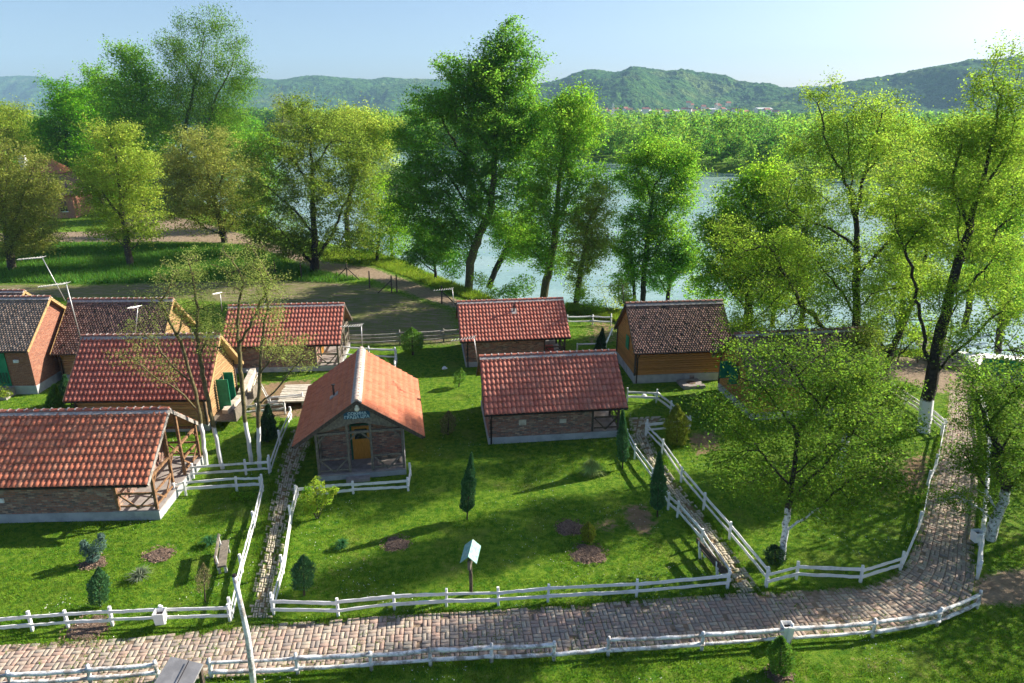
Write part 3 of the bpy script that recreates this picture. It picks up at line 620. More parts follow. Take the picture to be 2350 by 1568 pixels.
for xx in (-2.6, .2, 2.8):
    wv = MB().box(xx - .5, -3.66, 1.1, xx + .5, -3.603, 2.6).build('window', MAT['glass'], fh); MB().box(xx - .6, -3.70, .96, xx + .6, -3.603, 1.09).build('sill', MAT['white'], wv)

# ------------------------------------------------------------------ fences
def fence(label, pts, kind='board', cat='fence', hts=(.30, .62), ph=.74, mat=None, skip=(), name='rail_fence', group=None, miss=()):
    pts = [np.asarray(p, float) for p in pts]; o = pts[0]
    root = thing(name, label, cat, (o[0], o[1], 0), 0, group); m = MAT[mat or 'white']
    P = [Vector(p - np.array([o[0], o[1], 0])) for p in pts]
    nrm = []
    for i in range(len(P)):
        d = (P[min(i+1, len(P)-1)] - P[max(i-1, 0)]); d.z = 0; nrm.append(Vector((d.y, -d.x, 0)).normalized())
    for i, p in enumerate(P):
        if i in skip: continue
        h = ph * random.uniform(.94, 1.1); ln = Vector((random.uniform(-.03, .03), random.uniform(-.03, .03), h))
        b = MB()
        if kind == 'board': b.beam(p + Vector((0, 0, -.15)), p + ln, .085, .085, n=3, jit=.008)
        else: b.tube([p + Vector((0, 0, -.15)), p + ln * .5, p + ln], [.062, .058, .052], 8)
        b.build('post', m, root, smooth=kind != 'board')
    for i in range(len(P) - 1):
        for k, hz in enumerate(hts):
            if (i, k) in miss: continue
            p, q = P[i], P[i+1]; off = nrm[i] * .065 if kind == 'board' else Vector((0, 0, 0)); d = (q - p).normalized() * .06
            za, zb = hz + random.uniform(-.03, .03), hz + random.uniform(-.03, .03); b = MB()
            if kind == 'board':
                w = random.uniform(.095, .145)
                b.beam(p - d + off + Vector((0, 0, za)), q + d * .6 + off * .96 + Vector((0, 0, zb)), .03, w, n=10, jit=.013)
            else:
                r = random.uniform(.055, .075); n = 8
                b.tube([p.lerp(q, t / n) - d * (1 - t/n) + d * (t/n) + off + Vector((random.uniform(-.012, .012), random.uniform(-.012, .012), za + (zb - za) * t / n - .03 * math.sin(math.pi * t / n) + random.uniform(-.01, .01))) for t in range(n + 1)], [r * random.uniform(.86, 1.12) for _ in range(n + 1)], 8)
            b.build('rail', m, root, smooth=kind != 'board')
    return root
D = lambda *L: [G(x, y) for x, y in L]
fence('white board fence along the brick path in front of the left lawn', D((-130,1462),(-20,1455),(75,1448),(157,1440),(258.6,1436),(373,1430),(528,1425.6)))
fence('white fence running up the left side of the narrow mossy path', D((533,1420),(556,1313.7),(584,1210.5),(603,1128.5)), ph=.85)
fence('short white fence joining the mossy path to the brown porch', D((600,1126),(544,1128),(426.6,1137),(404,1142)))
fence('white fence below the thin white-trunked trees', D((444,1098.6),(565,1090),(618,1086.5)), hts=(.28,.66), ph=.8)
fence('white fence climbing past the thin white-trunked trees towards the field', D((621.5,1084),(643,1021.5),(668,963.7)), ph=.85)
fence('weathered pale fence behind the thin white-trunked trees', D((655,950),(590,955),(521,962)), mat='white_worn')
fence('white fence in front of the stacked grey planks', D((570,872),(594.5,882),(620.7,934),(696,928)), mat='white')
fence('long white board fence along the brick path in front of the middle lawn', D((629,1411),(776.4,1414),(905.7,1399),(1024.6,1392),(1143.6,1390),(1257,1381),(1460,1370.5),(1668,1350)), miss=())
fence('white fence up the left edge of the middle lawn beside the mossy path', D((627,1405),(650.4,1317),(668,1201.7),(680,1150)), ph=.85)
fence('low white fence in front of the small gabled cabin', D((684,1146),(740,1140),(811,1133.5),(937,1126.5),(942.5,1092)), hts=(.24,.54), ph=.68)
fence('white fence on the right edge of the middle lawn beside the diagonal path', D((1670,1344),(1609,1254),(1553.5,1188),(1532.5,1170.5),(1496.5,1110.5),(1456,1053.5),(1438,1017.6)), ph=.8)
fence('white fence on the right side of the diagonal path below the big lawn tree', D((1757,1345),(1673.5,1239.5),(1613.5,1170.4),(1562.5,1107.5),(1519,1041.5),(1482,1001)), ph=.82)
fence('white fence looping round the small yard beside the golden arborvitae', D((1484,997),(1580.5,986),(1538.5,950),(1505.5,924.6),(1439.6,921.6)), ph=.85)
fence('white board fence in front of the big lawn tree where the path bends', D((1759,1348),(1827,1331),(1974,1337.5),(2065,1309)), ph=.8)
fence('white fence curving up the left side of the path at the right', D((2067,1305),(2109,1209),(2127.8,1114),(2145,1076.6),(2159,1001)), ph=.8)
fence('three-railed white fence near the limewashed tree by the riverside path', D((2163,998),(2126,965),(2075,930),(2040,908)), hts=(.25,.5,.75), ph=.9)
fence('white log fence along the right side of the path up to the river', D((2242,1328),(2249,1248),(2257.7,1169),(2262.8,1110),(2267,1039),(2259,980),(2245,900)), kind='log')
fence('white round-log fence at the bottom, left of the grey board roof', D((-120,1600),(30,1585),(210,1573),(365.4,1561)), kind='log', mat='white_worn')
fence('long white round-log fence along the near edge of the brick path', D((486,1555),(684,1546),(853,1537),(988,1527),(1128,1519),(1271,1513.5),(1395.3,1503.5),(1610.4,1491),(1811.5,1475.5),(2002,1462.5),(2149,1437),(2241.6,1396)), kind='log', mat='white_worn', hts=(.22,.60), miss=((5,1),))
fence('white log fence between the two lawn cabins and the riverbank', D((1302,748),(1360,746),(1402,748)), kind='log', hts=(.35,.75), ph=.95)
fence('low white log fence beside the dark clipped conifer', D((1325,805),(1390,803),(1404,770)), kind='log', hts=(.5,), ph=.6)
fence('white log fence behind the small gabled cabin', D((785,822),(848,826),(908,829)), kind='log', hts=(.35,.85), ph=1.0)
fence('short worn white fence dropping behind the small gabled cabin', D((910,833),(907,858)), kind='log', hts=(.3,.7), ph=.9, mat='white_worn')
fence('grey weathered rail fence along the edge of the ploughed field', D((800,795),(918,790),(1018,784),(1060,780)), kind='log', mat='grey_wood', hts=(.25,.55,.85), ph=1.05)
fence('dark wooden rail fence above the water near the jetty', D((1985,822),(2060,829),(2105,833),(2150,842)), kind='log', mat='mid_wood', hts=(.4,.9), ph=1.3)
# wire fence posts by the dirt road
for lab, pp, br in (('dark post with two braces beside the dirt road bend', (797,641), (1, -1)), ('plain dark post between the braced ones beside the dirt road', (848.5,661), ()), ('pair of dark posts with a brace beside the dirt road', (899,672), (-1,)),
                    ('dark braced post close to the roof corner of the rear lawn cabin', (1014,698), (1,)), ('thin post in the tall grass left of the dark walnut-like tree', (632,632), ()), ('thin post in the tall grass right of the dark walnut-like tree trunk', (692,640), ())):
    q = G(*pp); t = thing('fence_post', lab, 'fence post', (q[0], q[1], 0), 0, 'posts along the dirt road')
    MB().tube([(0,0,-.2),(.03,0,1.7)], [.075,.06], 7).build('post', MAT['dark_wood'], t)
    if 'pair' in lab: MB().tube([(.5,0.1,-.2),(.5,.1,1.75)], [.075,.06], 7).build('post', MAT['dark_wood'], t)
    for s_ in br: MB().tube([(s_*1.3,-.2,0),(.02*s_,0,1.2)], .05, 6).build('brace', MAT['dark_wood'], t)

# ------------------------------------------------------------------ small things
def at_z(x, y, Y): return atY(x, y, Y)
def antenna(label, base, Y, top, boom, mat='metal'):
    p = atY(*base, Y); q = atY(*top, Y); r = atY(*boom, Y + .2); t = thing('tv_antenna', label, 'antenna', tuple(p))
    q, r = Vector(q - p), Vector(r - p)
    MB().tube([(0, 0, -.25), q], [.028, .024], 8).build('mast', MAT[mat], t, smooth=True)
    b = MB(); d = (r - q); e0 = q - d * .06; b.tube([e0, r], .016, 6); n = 9; a = d.cross(Vector((0, 0, 1))).normalized()
    b.build('boom', MAT[mat], t)
    b = MB()
    for k in range(n):
        c = e0.lerp(r, .04 + .9 * (k / (n - 1)) ** 1.15); l = .30 - .018 * k
        b.tube([c - a * l + Vector((0, 0, .05)), c + a * l + Vector((0, 0, .05))], .008, 5); b.tube([c, c + Vector((0, 0, .14 - .008*k))], .007, 5)
    b.build('elements', MAT[mat], t); return t
antenna('tall pale aerial on the ridge of the orange brick house', (148,682), 42.0, (97,592), (40,597))
antenna('tall pale aerial at the left ridge end of the maroon roofed cabin', (184,771), 36.6, (152,652), (88,660))
antenna('short aerial standing behind the small gabled cabin ridge', (831,793), 37.1, (829,748), (780,751))
antenna('small aerial at the left ridge end of the nearest lawn cabin', (1096,822), 35.2, (1087.6,776), (1034,783))
antenna('thin aerial at the left ridge end of the rear lawn cabin', (1042,696), 46.4, (1038,664), (994,668))
antenna('dark thin aerial at the left ridge end of the steep dark roofed cabin', (1433,699), 43.4, (1429,655), (1382,658), 'dark_metal')
antenna('thin pale aerial at the middle of the maroon roof ridge', (308,770), 36.7, (316,706), (296,708))
antenna('thin pale aerial at the left ridge end of the pinkish red roof', (509,708), 45.2, (505,674), (490,676))
def pole():
    p = G(582, 1582); q = atY(538, 1322, p[1]); t = thing('light_pole', 'tall slightly bent white wooden pole at the bottom, left of the centre', 'pole', tuple(p))
    d = Vector(q - p); MB().tube([(0,0,-.3), d*.25 + Vector((.06,0,0)), d*.5 + Vector((.09,0,0)), d*.72 + Vector((.05,0,0)), d], [.095,.09,.082,.075,.066], 12).build('shaft', MAT['white_worn'], t, smooth=True)
    MB().tube([d, d + Vector((0,0,.06))], [.074,.05], 12).build('cap', MAT['dark_metal'], t)
pole()
def bin_(label, pos, rz):
    t = thing('litter_bin', label, 'litter bin', (pos[0], pos[1], 0), rz, 'white litter bins on the path fences')
    w, h = .18, .46; z0 = .24; b = MB()
    f = lambda s, z: [(-w*s,-w*s,z),(w*s,-w*s,z),(w*s,w*s,z),(-w*s,w*s,z)]
    o, i_ = f(.82, z0), f(1, z0 + h); ii_, io = f(.86, z0 + h), f(.70, z0 + .06)
    b.add(o + i_ + ii_ + io, [(3,2,1,0)] + [(k,(k+1)%4,4+(k+1)%4,4+k) for k in range(4)] + [(4+k,4+(k+1)%4,8+(k+1)%4,8+k) for k in range(4)] + [(8+k,8+(k+1)%4,12+(k+1)%4,12+k) for k in range(4)])
    b.build('box', MAT['white'], t); MB().box(-w*.69,-w*.69,z0+.30,w*.69,w*.69,z0+.33).build('liner', MAT['dark_metal'], t)
    MB().box(-.045, w*.9, -.1, .045, w*.9 + .07, z0 + h + .05).build('post', MAT['white'], t)
bin_('white tapered litter bin on the fence of the left lawn', G(373, 1441), .12)
bin_('white litter bin on the long log fence near the bottom conifer', G(1805, 1478) + np.array([0, .12, 0]), math.pi)
bin_('white litter bin on the log fence at the right side of the path', G(2243, 1253) + np.array([-.12, 0, 0]), -1.5)
# nesting box notice post with teal gable roof
p = G(1081, 1362.6); t = thing('roofed_signpost', 'dark post with a small teal gabled roof on the middle lawn', 'signpost', (p[0], p[1], 0), R(-6))
b = MB(); b.beam((0,0,-.2),(0,0,1.62),.10,.10); b.beam((.035,.03,-.1),(.035,.03,.9),.09,.05); b.build('post', MAT['dark_wood'], t)
b = MB(); b.box(-.05,-.30,1.25,.05,.38,1.62); b.build('panel', MAT['mid_wood'], t)
for sg, nm in ((-1, 'roof_board'), (1, 'roof_board')):
    b = MB(); b.add([(0,-.42,1.93),(0,.62,1.93),(sg*.30,.62,1.66),(sg*.30,-.42,1.66),(0,-.42,1.895),(0,.62,1.895),(sg*.30,.62,1.625),(sg*.30,-.42,1.625)], [(0,1,2,3),(7,6,5,4),(0,3,7,4),(1,0,4,5),(2,1,5,6),(3,2,6,7)]); b.build(nm, MAT['teal'], t)
# benches
def bench(label, a, b_, seat, legs, back):
    a, b_ = np.array(a), np.array(b_); m = (a + b_) / 2; d = b_ - a; L = np.hypot(d[0], d[1]); t = thing('garden_bench', label, 'bench', (m[0], m[1], 0), math.atan2(d[1], d[0]))
    MB().beam((-L/2,0,.42),(L/2,0,.42),.30,.07,n=6,jit=.01).build('seat', MAT[seat], t)
    if back: MB().beam((-L/2,.2,.70),(L/2,.2,.70),.06,.22,n=6,jit=.01).build('backrest', MAT[seat], t)
    for s_ in (-1, 1):
        MB().beam((s_*(L/2-.22),-.10,0),(s_*(L/2-.22),-.08,.384),.10,.09).build('leg', MAT[legs], t)
        MB().beam((s_*(L/2-.22),.12,0),(s_*(L/2-.22),.21,.78),.09,.08).build('leg', MAT[legs], t)
bench('rustic log bench with pale legs at the edge of the left lawn', G(512, 1322), G(520, 1262), 'mid_wood', 'white_worn', True)
bench('dark plank bench with white legs in the corner of the middle lawn', G(1660, 1335), G(1606, 1272), 'dark_wood', 'white', True)
# board roof at the bottom edge
q = [atY(378, 1512, 15.0), atY(470, 1544, 15.3)]
t = thing('board_roof_stand', 'grey boarded roof slab on a dark post at the bottom edge', 'notice stand', (q[0][0] + .45, 14.2, 0), R(-8))
zt = q[0][2]
b = MB(); b.add([(-.46,.85,zt-.02),(.52,.80,zt-.1),(.52,-1.2,zt-.75),(-.62,-1.2,zt-.70)] + [(-.46,.85,zt-.07),(.52,.80,zt-.15),(.52,-1.2,zt-.80),(-.62,-1.2,zt-.75)], [(3,2,1,0),(4,5,6,7),(0,1,5,4),(1,2,6,5),(2,3,7,6),(3,0,4,7)])
b.build('roof_slab', MAT['grey_board'], t)
for xx in (-.40, .42): MB().beam((xx,.78,-.2),(xx,.78,zt-.12),.09,.09).build('post', MAT['dark_wood'], t); MB().beam((xx,-1.0,-.2),(xx,-1.0,zt-.80),.09,.09).build('post', MAT['dark_wood'], t)
MB().beam((.13,.79,zt-.02),(.13,-1.2,zt-.69),.02,.012).build('seam', MAT['dark_metal'], t)
# well slab, plank stack, stone garden wall
p = G(1590, 893); t = thing('well_cover', 'low concrete slab with rusty hatch beside the steep dark roofed cabin', 'well cover', (p[0], p[1] + .55, 0), R(10))
MB().box(-.72,-.62,-.1,.72,.62,.22).build('slab', MAT['slab'], t, bevel=.02); MB().tube([(0,0,.222),(0,0,.24)],[.30,.29],16).build('hatch', MAT['mulch'], t)
p = G(672, 940); t = thing('plank_stack', 'stack of pale grey planks left of the small gabled cabin', 'planks', (p[0] - .05, p[1] + .2, 0), R(4))
MAT['pale_plank'] = surf('pale_plank', (.50,.46,.38), (.64,.59,.50), 7, rough=.9, bump=.5, bscale=25, var=.15, dirt=(.36,.38,.30))
for k in range(10):
    MB().box(-.85 + random.uniform(-.05,.05), -.1 + k*.22, .42 + k*.02, .85 + random.uniform(-.05,.05), .10 + k*.22, .48 + k*.02 + random.uniform(0,.02)).build('plank', MAT['pale_plank'], t)
for xx in (-.6, .6): MB().box(xx-.06,-.05,-.05,xx+.06,2.0,.415).build('bearer', MAT['grey_wood'], t)
MB().beam((-.5,.82,.42),(.6,.90,.50),.16,.05).build('plank', MAT['mid_wood'], t)
p0, p1, p2 = G(520, 968), G(556, 935), G(585, 880)
t = thing('stone_wall', 'low pale stone garden wall behind the thin white-trunked trees', 'wall', (p0[0], p0[1], 0))
b = MB(); b.beam((0,0,.35), (p1[0]-p0[0], p1[1]-p0[1], .42), .35, .8, n=7, jit=.03); b.beam((p1[0]-p0[0], p1[1]-p0[1]+.05, .45), (p2[0]-p0[0], p2[1]-p0[1], .55), .34, 1.0, n=7, jit=.03); b.build('wall', MAT['stone'], t)
# mulch beds
def mound(label, c, r, mat='mulch', h=.05, name='mulch_bed', cat='flower bed'):
    n, V, F = 26, [(0, 0, h)], []
    for k in range(1, 4):
        for j in range(n):
            a = 2*math.pi*j/n; rr = r*k/3*(1 + (.15*math.sin(3*a+c[0]) + .10*math.sin(5*a+c[1]) + random.uniform(-.12,.12) if k == 3 else random.uniform(-.05,.05))); V.append((rr*math.cos(a), rr*math.sin(a)*.9, h*(1-(k/3)**2) + random.uniform(0,.03) - (.045 if k == 3 else 0)))
    fs = [(0, 1+j, 1+(j+1)%n) for j in range(n)] + [(1+k*n+j, 1+(k+1)*n+j, 1+(k+1)*n+(j+1)%n, 1+k*n+(j+1)%n) for k in range(2) for j in range(n)]
    o = MB().add(V, fs).build(name, MAT[mat], smooth=mat != 'mulch'); o.location = (c[0], c[1], .01)
    if mat == 'mulch':
        m_ = int(420 * r); a = rng.uniform(0, 2*math.pi, m_); q = r * np.sqrt(rng.random(m_)) * 1.18; C_ = np.stack([q*np.cos(a), q*np.sin(a)*.92, .03 + .05*rng.random(m_)], 1); Vc, Fc = leaf_quads(C_, np.full(m_, .085), rng, .45); tag(mesh_np('chips', Vc, Fc, MAT['chips'], o), kind='stuff')
    return tag(o, label, cat)
for lab, c, r in (('bark mulch bed below the small gabled cabin on the middle lawn', (909,1249), .58), ('bark mulch bed beside the small golden shrub', (1308,1211), .62), ('scraped earth ring below the small golden shrub', (1351,1272), .72), ('bark mulch bed on the left lawn beside the yucca', (365,1273.5), .58), ('earth bed round the bottom right conifer', (1790,1548), .42), ('bark mulch bed round the blue spruce', (215,1292), .5), ('reddish mulch strip under the left lawn fence', (200,1446), .75)):
    mound(lab, G(*c), r)
for lab, c in (('white stone on the shaded lawn left of the rear lawn cabin', (1020,846)), ('white stone on the grass in front of the steep dark roofed cabin', (1478,910)), ('smaller white stone near the yard fence corner', (1508,905))):
    o = mound(lab, G(*c), .20, 'white', .14, 'stone', 'stone')
# stairs, platform and floating raft at the river
p = G(2190, 845); t = thing('wooden_stairs', 'dark wooden steps and platform leading to the jetty', 'stairs', (p[0] - .3, p[1], 0), R(-12))
for k in range(8): MB().box(-1.15,.0 + k*.5,.10 + k*.07,1.15,.46 + k*.5,.17 + k*.07).build('step', MAT['mid_wood'], t)
MB().box(-1.3,4.1,.62,1.3,6.0,.74).build('platform', MAT['grey_wood'], t)
b = MB()
for xx in (-1.25, 1.25): b.beam((xx,4.1,.74),(xx,4.1,1.7),.09,.09); b.beam((xx,6,-2),(xx,6,1.7),.11,.11); b.beam((xx,4.1,1.6),(xx,6,1.6),.07,.09)
b.beam((-1.25,6.0,1.62),(1.25,6.0,1.62),.07,.09); b.build('handrail', MAT['mid_wood'], t)
p = G(2300, 850); t = thing('river_raft', 'white river raft with a green side screen at the right edge', 'raft', (p[0] + .6, p[1] + .5, -1.6), R(-16))
MB().box(-2.2,-1.6,-.3,5.5,3.0,.9).build('hull', MAT['white'], t, bevel=.05); MB().box(-2.1,-1.5,.905,5.4,2.9,1.6).build('deck_house', MAT['white'], t); MB().box(-2.05,-1.62,1.602,5.3,-1.5,2.65).build('side_screen', MAT['green'], t)
MB().box(-2.1,-1.65,2.655,3.4,-.7,2.70).build('canopy', MAT['white'], t)
b = MB(); b.tube([(.35 + .3*math.cos(a), -1.68, .75 + .3*math.sin(a)) for a in np.linspace(0, 2*math.pi, 17)], .07, 8); b.build('life_ring', MAT['red'], t, smooth=True)

# ------------------------------------------------------------------ trees
def colonize_from(P, par, att, start, step, rg, kill=1.6, wob=.25):
    P = [np.array(p) for p in P]; par = list(par); act = np.ones(len(att), bool); ST = np.array(start); T = np.array([P[k] for k in ST]); dd = np.linalg.norm(att[:, None] - T[None], axis=2); ni = ST[dd.argmin(1)]; nd = dd.min(1)
    for it in range(90):
        act &= nd > kill * step
        if not act.any(): break
        ids = np.where(act)[0]; u, inv = np.unique(ni[ids], return_inverse=True); pos = np.array([P[k] for k in u])
        dv = att[ids] - pos[inv]; dv /= np.linalg.norm(dv, axis=1)[:, None] + 1e-9
        s = np.zeros((len(u), 3)); np.add.at(s, inv, dv); s /= np.linalg.norm(s, axis=1)[:, None] + 1e-9
        s += rg.normal(0, wob, s.shape); s /= np.linalg.norm(s, axis=1)[:, None]
        new = pos + s * step; o = len(P)
        for k in range(len(u)): P.append(new[k]); par.append(int(u[k]))
        for c0 in range(0, len(new), 400):
            d = np.linalg.norm(att[ids][:, None] - new[None, c0:c0+400], axis=2); m = d.argmin(1); md = d[np.arange(len(ids)), m]
            bt = md < nd[ids]; nd[ids[bt]] = md[bt]; ni[ids[bt]] = o + c0 + m[bt]
        if len(P) > 5200: break
    return np.array(P), np.array(par)
def limbs(P, par, r_tip, r_base, k=5):
    n = len(P); cnt = np.zeros(n); ch = np.zeros(n, int)
    for i in range(1, n): ch[par[i]] += 1
    for i in range(n - 1, 0, -1):
        if ch[i] == 0: cnt[i] += 1
        cnt[par[i]] += cnt[i]
    cnt = np.maximum(cnt, 1); ex = math.log(r_base / r_tip) / math.log(max(cnt[0], 3)); r = r_tip * cnt ** ex
    a, b = P[par[1:]], P[1:]; d = b - a; L = np.linalg.norm(d, axis=1)[:, None] + 1e-9; d = d / L
    ref = np.where(np.abs(d[:, 2:3]) < .9, [[0, 0, 1.]], [[1., 0, 0]]); x = np.cross(d, ref); x /= np.linalg.norm(x, axis=1)[:, None]; y = np.cross(d, x)
    rb = r[1:]; ra = np.minimum(r[par[1:]], rb * 1.3); t = np.arange(k) * 2 * math.pi / k
    ring = x[:, None] * np.cos(t)[None, :, None] + y[:, None] * np.sin(t)[None, :, None]
    V = np.concatenate([(a - d * ra[:, None] * .3)[:, None] + ring * ra[:, None, None], (b + d * rb[:, None] * .3)[:, None] + ring * rb[:, None, None]], 1)
    o = np.arange(n - 1)[:, None, None] * 2 * k; j = np.arange(k)
    q = np.stack([j, (j + 1) % k, k + (j + 1) % k, k + j], 1)[None]
    return V.reshape(-1, 3), (o + q).reshape(-1, 4)
def tree(label, base, blobs, bark, leaf, n_att=420, per=22, lsize=.2, trunk=None, r_base=.25, r_tip=.012, sig=.42, step=None, aspect=.55, droop=0.0, gaps=.12, name='tree', group=None, seed=None, stretch=1.0, depth=.9, base_w=None, kill=1.6, forks=(), limb_n=9):
    per = per * (1.95 if leaf in ('lf_ochre', 'lf_ochre2', 'lf_lightg', 'lf_deep') else 1.75); lsize *= .76; n_att = int(n_att * 1.8); sig *= 1.0
    rg = np.random.default_rng(abs(hash((round(base[0]), round(base[1]), len(blobs)))) % 99991 if seed is None else seed)
    B = G(*base) if base_w is None else np.array(base_w, float); Y = B[1]
    root = thing(name, label, 'tree', tuple(B), 0, group)
    bl = []; sat = []
    for cx, cy, rx, ry in blobs:
        c = atY(cx, cy, Y); dp = c[1] * _c + (CH - c[2]) * _s; s = dp / CF
        c = atY(cx, cy, Y + rg.uniform(-.45, .45) * rx * s); bl.append((c, rx * s * 1.04, ry * s * 1.02))
        for _ in range(3):
            q_ = rg.normal(size=3); q_[2] = abs(q_[2]) * .9 - .15; q_ /= np.linalg.norm(q_); k_ = rg.uniform(.26, .48)
            sat.append((c + q_ * [rx * s * .98, rx * s * .98, ry * s * .98], rx * s * k_, ry * s * k_))
    vol = np.array([(r1 * r1 * r2) ** .72 for _, r1, r2 in bl]); allb = bl + sat; v2 = np.array([(r1 * r1 * r2) ** .72 for _, r1, r2 in allb]); cnt = np.maximum(4, (n_att * v2 / v2.sum())).astype(int); att = []
    for (c, r1, r2), m in zip(allb, cnt):
        d = rg.normal(size=(m, 3)); d /= np.linalg.norm(d, axis=1)[:, None]; d *= (rg.random(m) ** .42)[:, None]
        att.append(c + d * [r1, r1 * depth, r2])
    att = np.vstack(att); att = att[att[:, 2] > .4]; Hh = att[:, 2].max()
    st = step or Hh * .028
    if trunk is None:
        cen = att.mean(0); trunk_p = [B - [0, 0, .3], B + [0, 0, .5 * max(1.2, att[:, 2].min())], [B[0] * .5 + cen[0] * .5, B[1] * .5 + cen[1] * .5, max(att[:, 2].min() * 1.1, cen[2] * .75)], [cen[0], cen[1], cen[2] + (Hh - cen[2]) * .45]]
    else: trunk_p = [B - [0, 0, .3]] + [atY(x, y, Y) for x, y in trunk]
    trunk_p = np.array(trunk_p, float); nseg = max(6, int(np.linalg.norm(np.diff(trunk_p, axis=0), axis=1).sum() / st)); tr, _ = resample(trunk_p, nseg)
    tr[1:] += rg.normal(0, st * .06, (nseg - 1, 3))
    P = list(tr); par = [-1] + list(range(nseg - 1)); zb_ = att[:, 2].min()
    def limb(path):
        q = np.array(path, float); m_ = max(3, int(np.linalg.norm(np.diff(q, axis=0), axis=1).sum() / st)); q, _ = resample(q, m_)
        q[1:] += rg.normal(0, st * .13, (m_ - 1, 3)); last = int(np.argmin(np.linalg.norm(np.array(P) - q[0], axis=1)))
        for p_ in q[1:]: P.append(p_); par.append(last); last = len(P) - 1
    for f in forks: limb([atY(x, y, Y + rg.uniform(-.3, .3)) for x, y in f])
    for bi in np.argsort(-vol)[:limb_n]:
        c, r1, r2 = bl[bi]; hd = np.linalg.norm(np.array(P)[:, :2] - c[:2], axis=1); zz = np.array(P)[:, 2]
        ok_ = np.where((zz < c[2] - .3 * hd) & (zz > zb_ * .55))[0]
        if not len(ok_): continue
        k = ok_[np.argmin(np.abs(zz[ok_] - (c[2] - hd[ok_] * rg.uniform(.9, 1.5))) + hd[ok_] * .4)]; a_ = np.array(P[k]); e_ = c + [0, 0, r2 * .25]
        m1 = a_ * .55 + e_ * .45 + [0, 0, -.06 * np.linalg.norm(e_ - a_) * (1 if rg.random() < .6 else -1)]
        limb([a_, m1, e_])
    P, par = colonize_from(P, par, att, list(range(max(0, int(nseg * .4)), len(P))), st, rg, kill)
    V, F = limbs(P, par, r_tip, r_base, 6)
    mesh_np('trunk', V - B, F, MAT[bark], root, smooth=True)
    keep = rg.random(len(att)) > gaps; A = att[keep]
    ends = np.setdiff1d(np.arange(len(P)), par); E_ = P[ends[ends >= nseg]]
    A = np.vstack([A, E_]) if len(E_) else A
    m = rg.poisson(per * rg.gamma(2.2, 1/2.2, len(A))); cen_ = att.mean(0); tz = np.clip((A[:, 2] - B[2]) / (cen_[2] + 1e-6), 0, 1)[:, None]; ax = np.hstack([B[None, :2] * (1 - tz) + cen_[None, :2] * tz, A[:, 2:3] * .72])
    o_ = A - ax; o_[:, 2] *= .45; o_ /= np.linalg.norm(o_, axis=1)[:, None] + 1e-9; o_ += rg.normal(0, .38, o_.shape); o_ /= np.linalg.norm(o_, axis=1)[:, None]
    sd_ = np.cross(o_, [0, 0, 1.]); sd_ /= np.linalg.norm(sd_, axis=1)[:, None] + 1e-9; up_ = np.cross(sd_, o_); M_ = m.sum(); ks = rg.uniform(.6, 1.35, len(A))[:, None]
    rp = lambda a_: np.repeat(a_, m, 0); u1 = rg.normal(0, 1, (M_, 1))
    C = rp(A) + rp(o_ * ks) * u1 * sig * 1.25 + rp(sd_ * ks) * rg.normal(0, 1, (M_, 1)) * sig * .62 + rp(up_) * rg.normal(0, 1, (M_, 1)) * sig * .26 * (stretch if stretch > 1 else 1) ** 2 - np.array([0, 0, 1.]) * u1 ** 2 * sig * .16
    C = C[C[:, 2] > .15]
    V, F = leaf_quads(C, np.full(len(C), lsize), rg, aspect, droop=droop)
    mesh_np('crown', V - B, F, MAT[leaf], root)
    return root
MAT['lf_ochre'] = leaf_mat('ochre_young_leaf', (.15,.185,.03), (.35,.365,.085), .6)
MAT['lf_ochre2'] = leaf_mat('bronze_green_leaf', (.085,.155,.016), (.25,.315,.045), .6)
MAT['lf_lightg'] = leaf_mat('light_yellow_green_leaf', (.17,.26,.025), (.38,.44,.07), .64)
MAT['lf_lime'] = leaf_mat('lime_leaf', (.15,.30,.015), (.29,.44,.03), .62)
MAT['lf_deep'] = leaf_mat('deep_green_leaf', (.075,.205,.02), (.205,.365,.04), .64)
MAT['lf_mid'] = leaf_mat('mid_green_leaf', (.09,.23,.016), (.25,.40,.035), .64)
MAT['lf_bright'] = leaf_mat('bright_green_leaf', (.08,.25,.010), (.20,.38,.02), .62)
MAT['lf_locust'] = leaf_mat('yellow_green_locust_leaf', (.125,.225,.014), (.28,.39,.045), .62)
MAT['lf_front'] = leaf_mat('soft_green_leaf', (.07,.15,.014), (.17,.275,.028), .56)
MAT['lf_bud'] = leaf_mat('budding_leaf', (.20,.27,.05), (.38,.44,.12), .55)
MAT['lf_pale'] = leaf_mat('silvery_willow_leaf', (.11,.185,.085), (.20,.28,.14), .4)
MAT['lf_birch'] = leaf_mat('hanging_birch_leaf', (.06,.155,.012), (.16,.26,.022), .62)

tree('broad ochre-leaved tree cut by the left edge of the photo', (30,620), [(20,450,75,90),(70,430,60,80),(-30,470,60,80),(60,520,60,60),(10,360,50,50),(-60,420,60,80),(20,560,60,30)], 'bark', 'lf_ochre', 420, 26, .26, r_base=.42, sig=.6)
tree('smaller ochre-leaved tree just right of the one at the left edge', (77,583), [(85,480,48,80),(90,425,38,60),(80,550,55,32)], 'bark', 'lf_ochre', 240, 24, .28, r_base=.3, sig=.6)
tree('light yellow-green tree right of the distant brick house', (300,612), [(270,380,70,80),(250,325,50,40),(320,420,55,80),(240,460,55,70),(310,505,55,50),(225,415,40,60),(250,535,45,26),(335,535,40,26)], 'bark', 'lf_lightg', 430, 26, .27, r_base=.36, sig=.6)
tree('ochre tree standing by the dirt road bend', (515,557), [(470,350,80,60),(440,420,65,80),(520,400,65,80),(480,475,75,58),(560,440,45,65),(410,385,36,45),(430,500,45,30),(545,505,45,30)], 'bark_dark', 'lf_ochre', 460, 25, .30, r_base=.42, sig=.7)
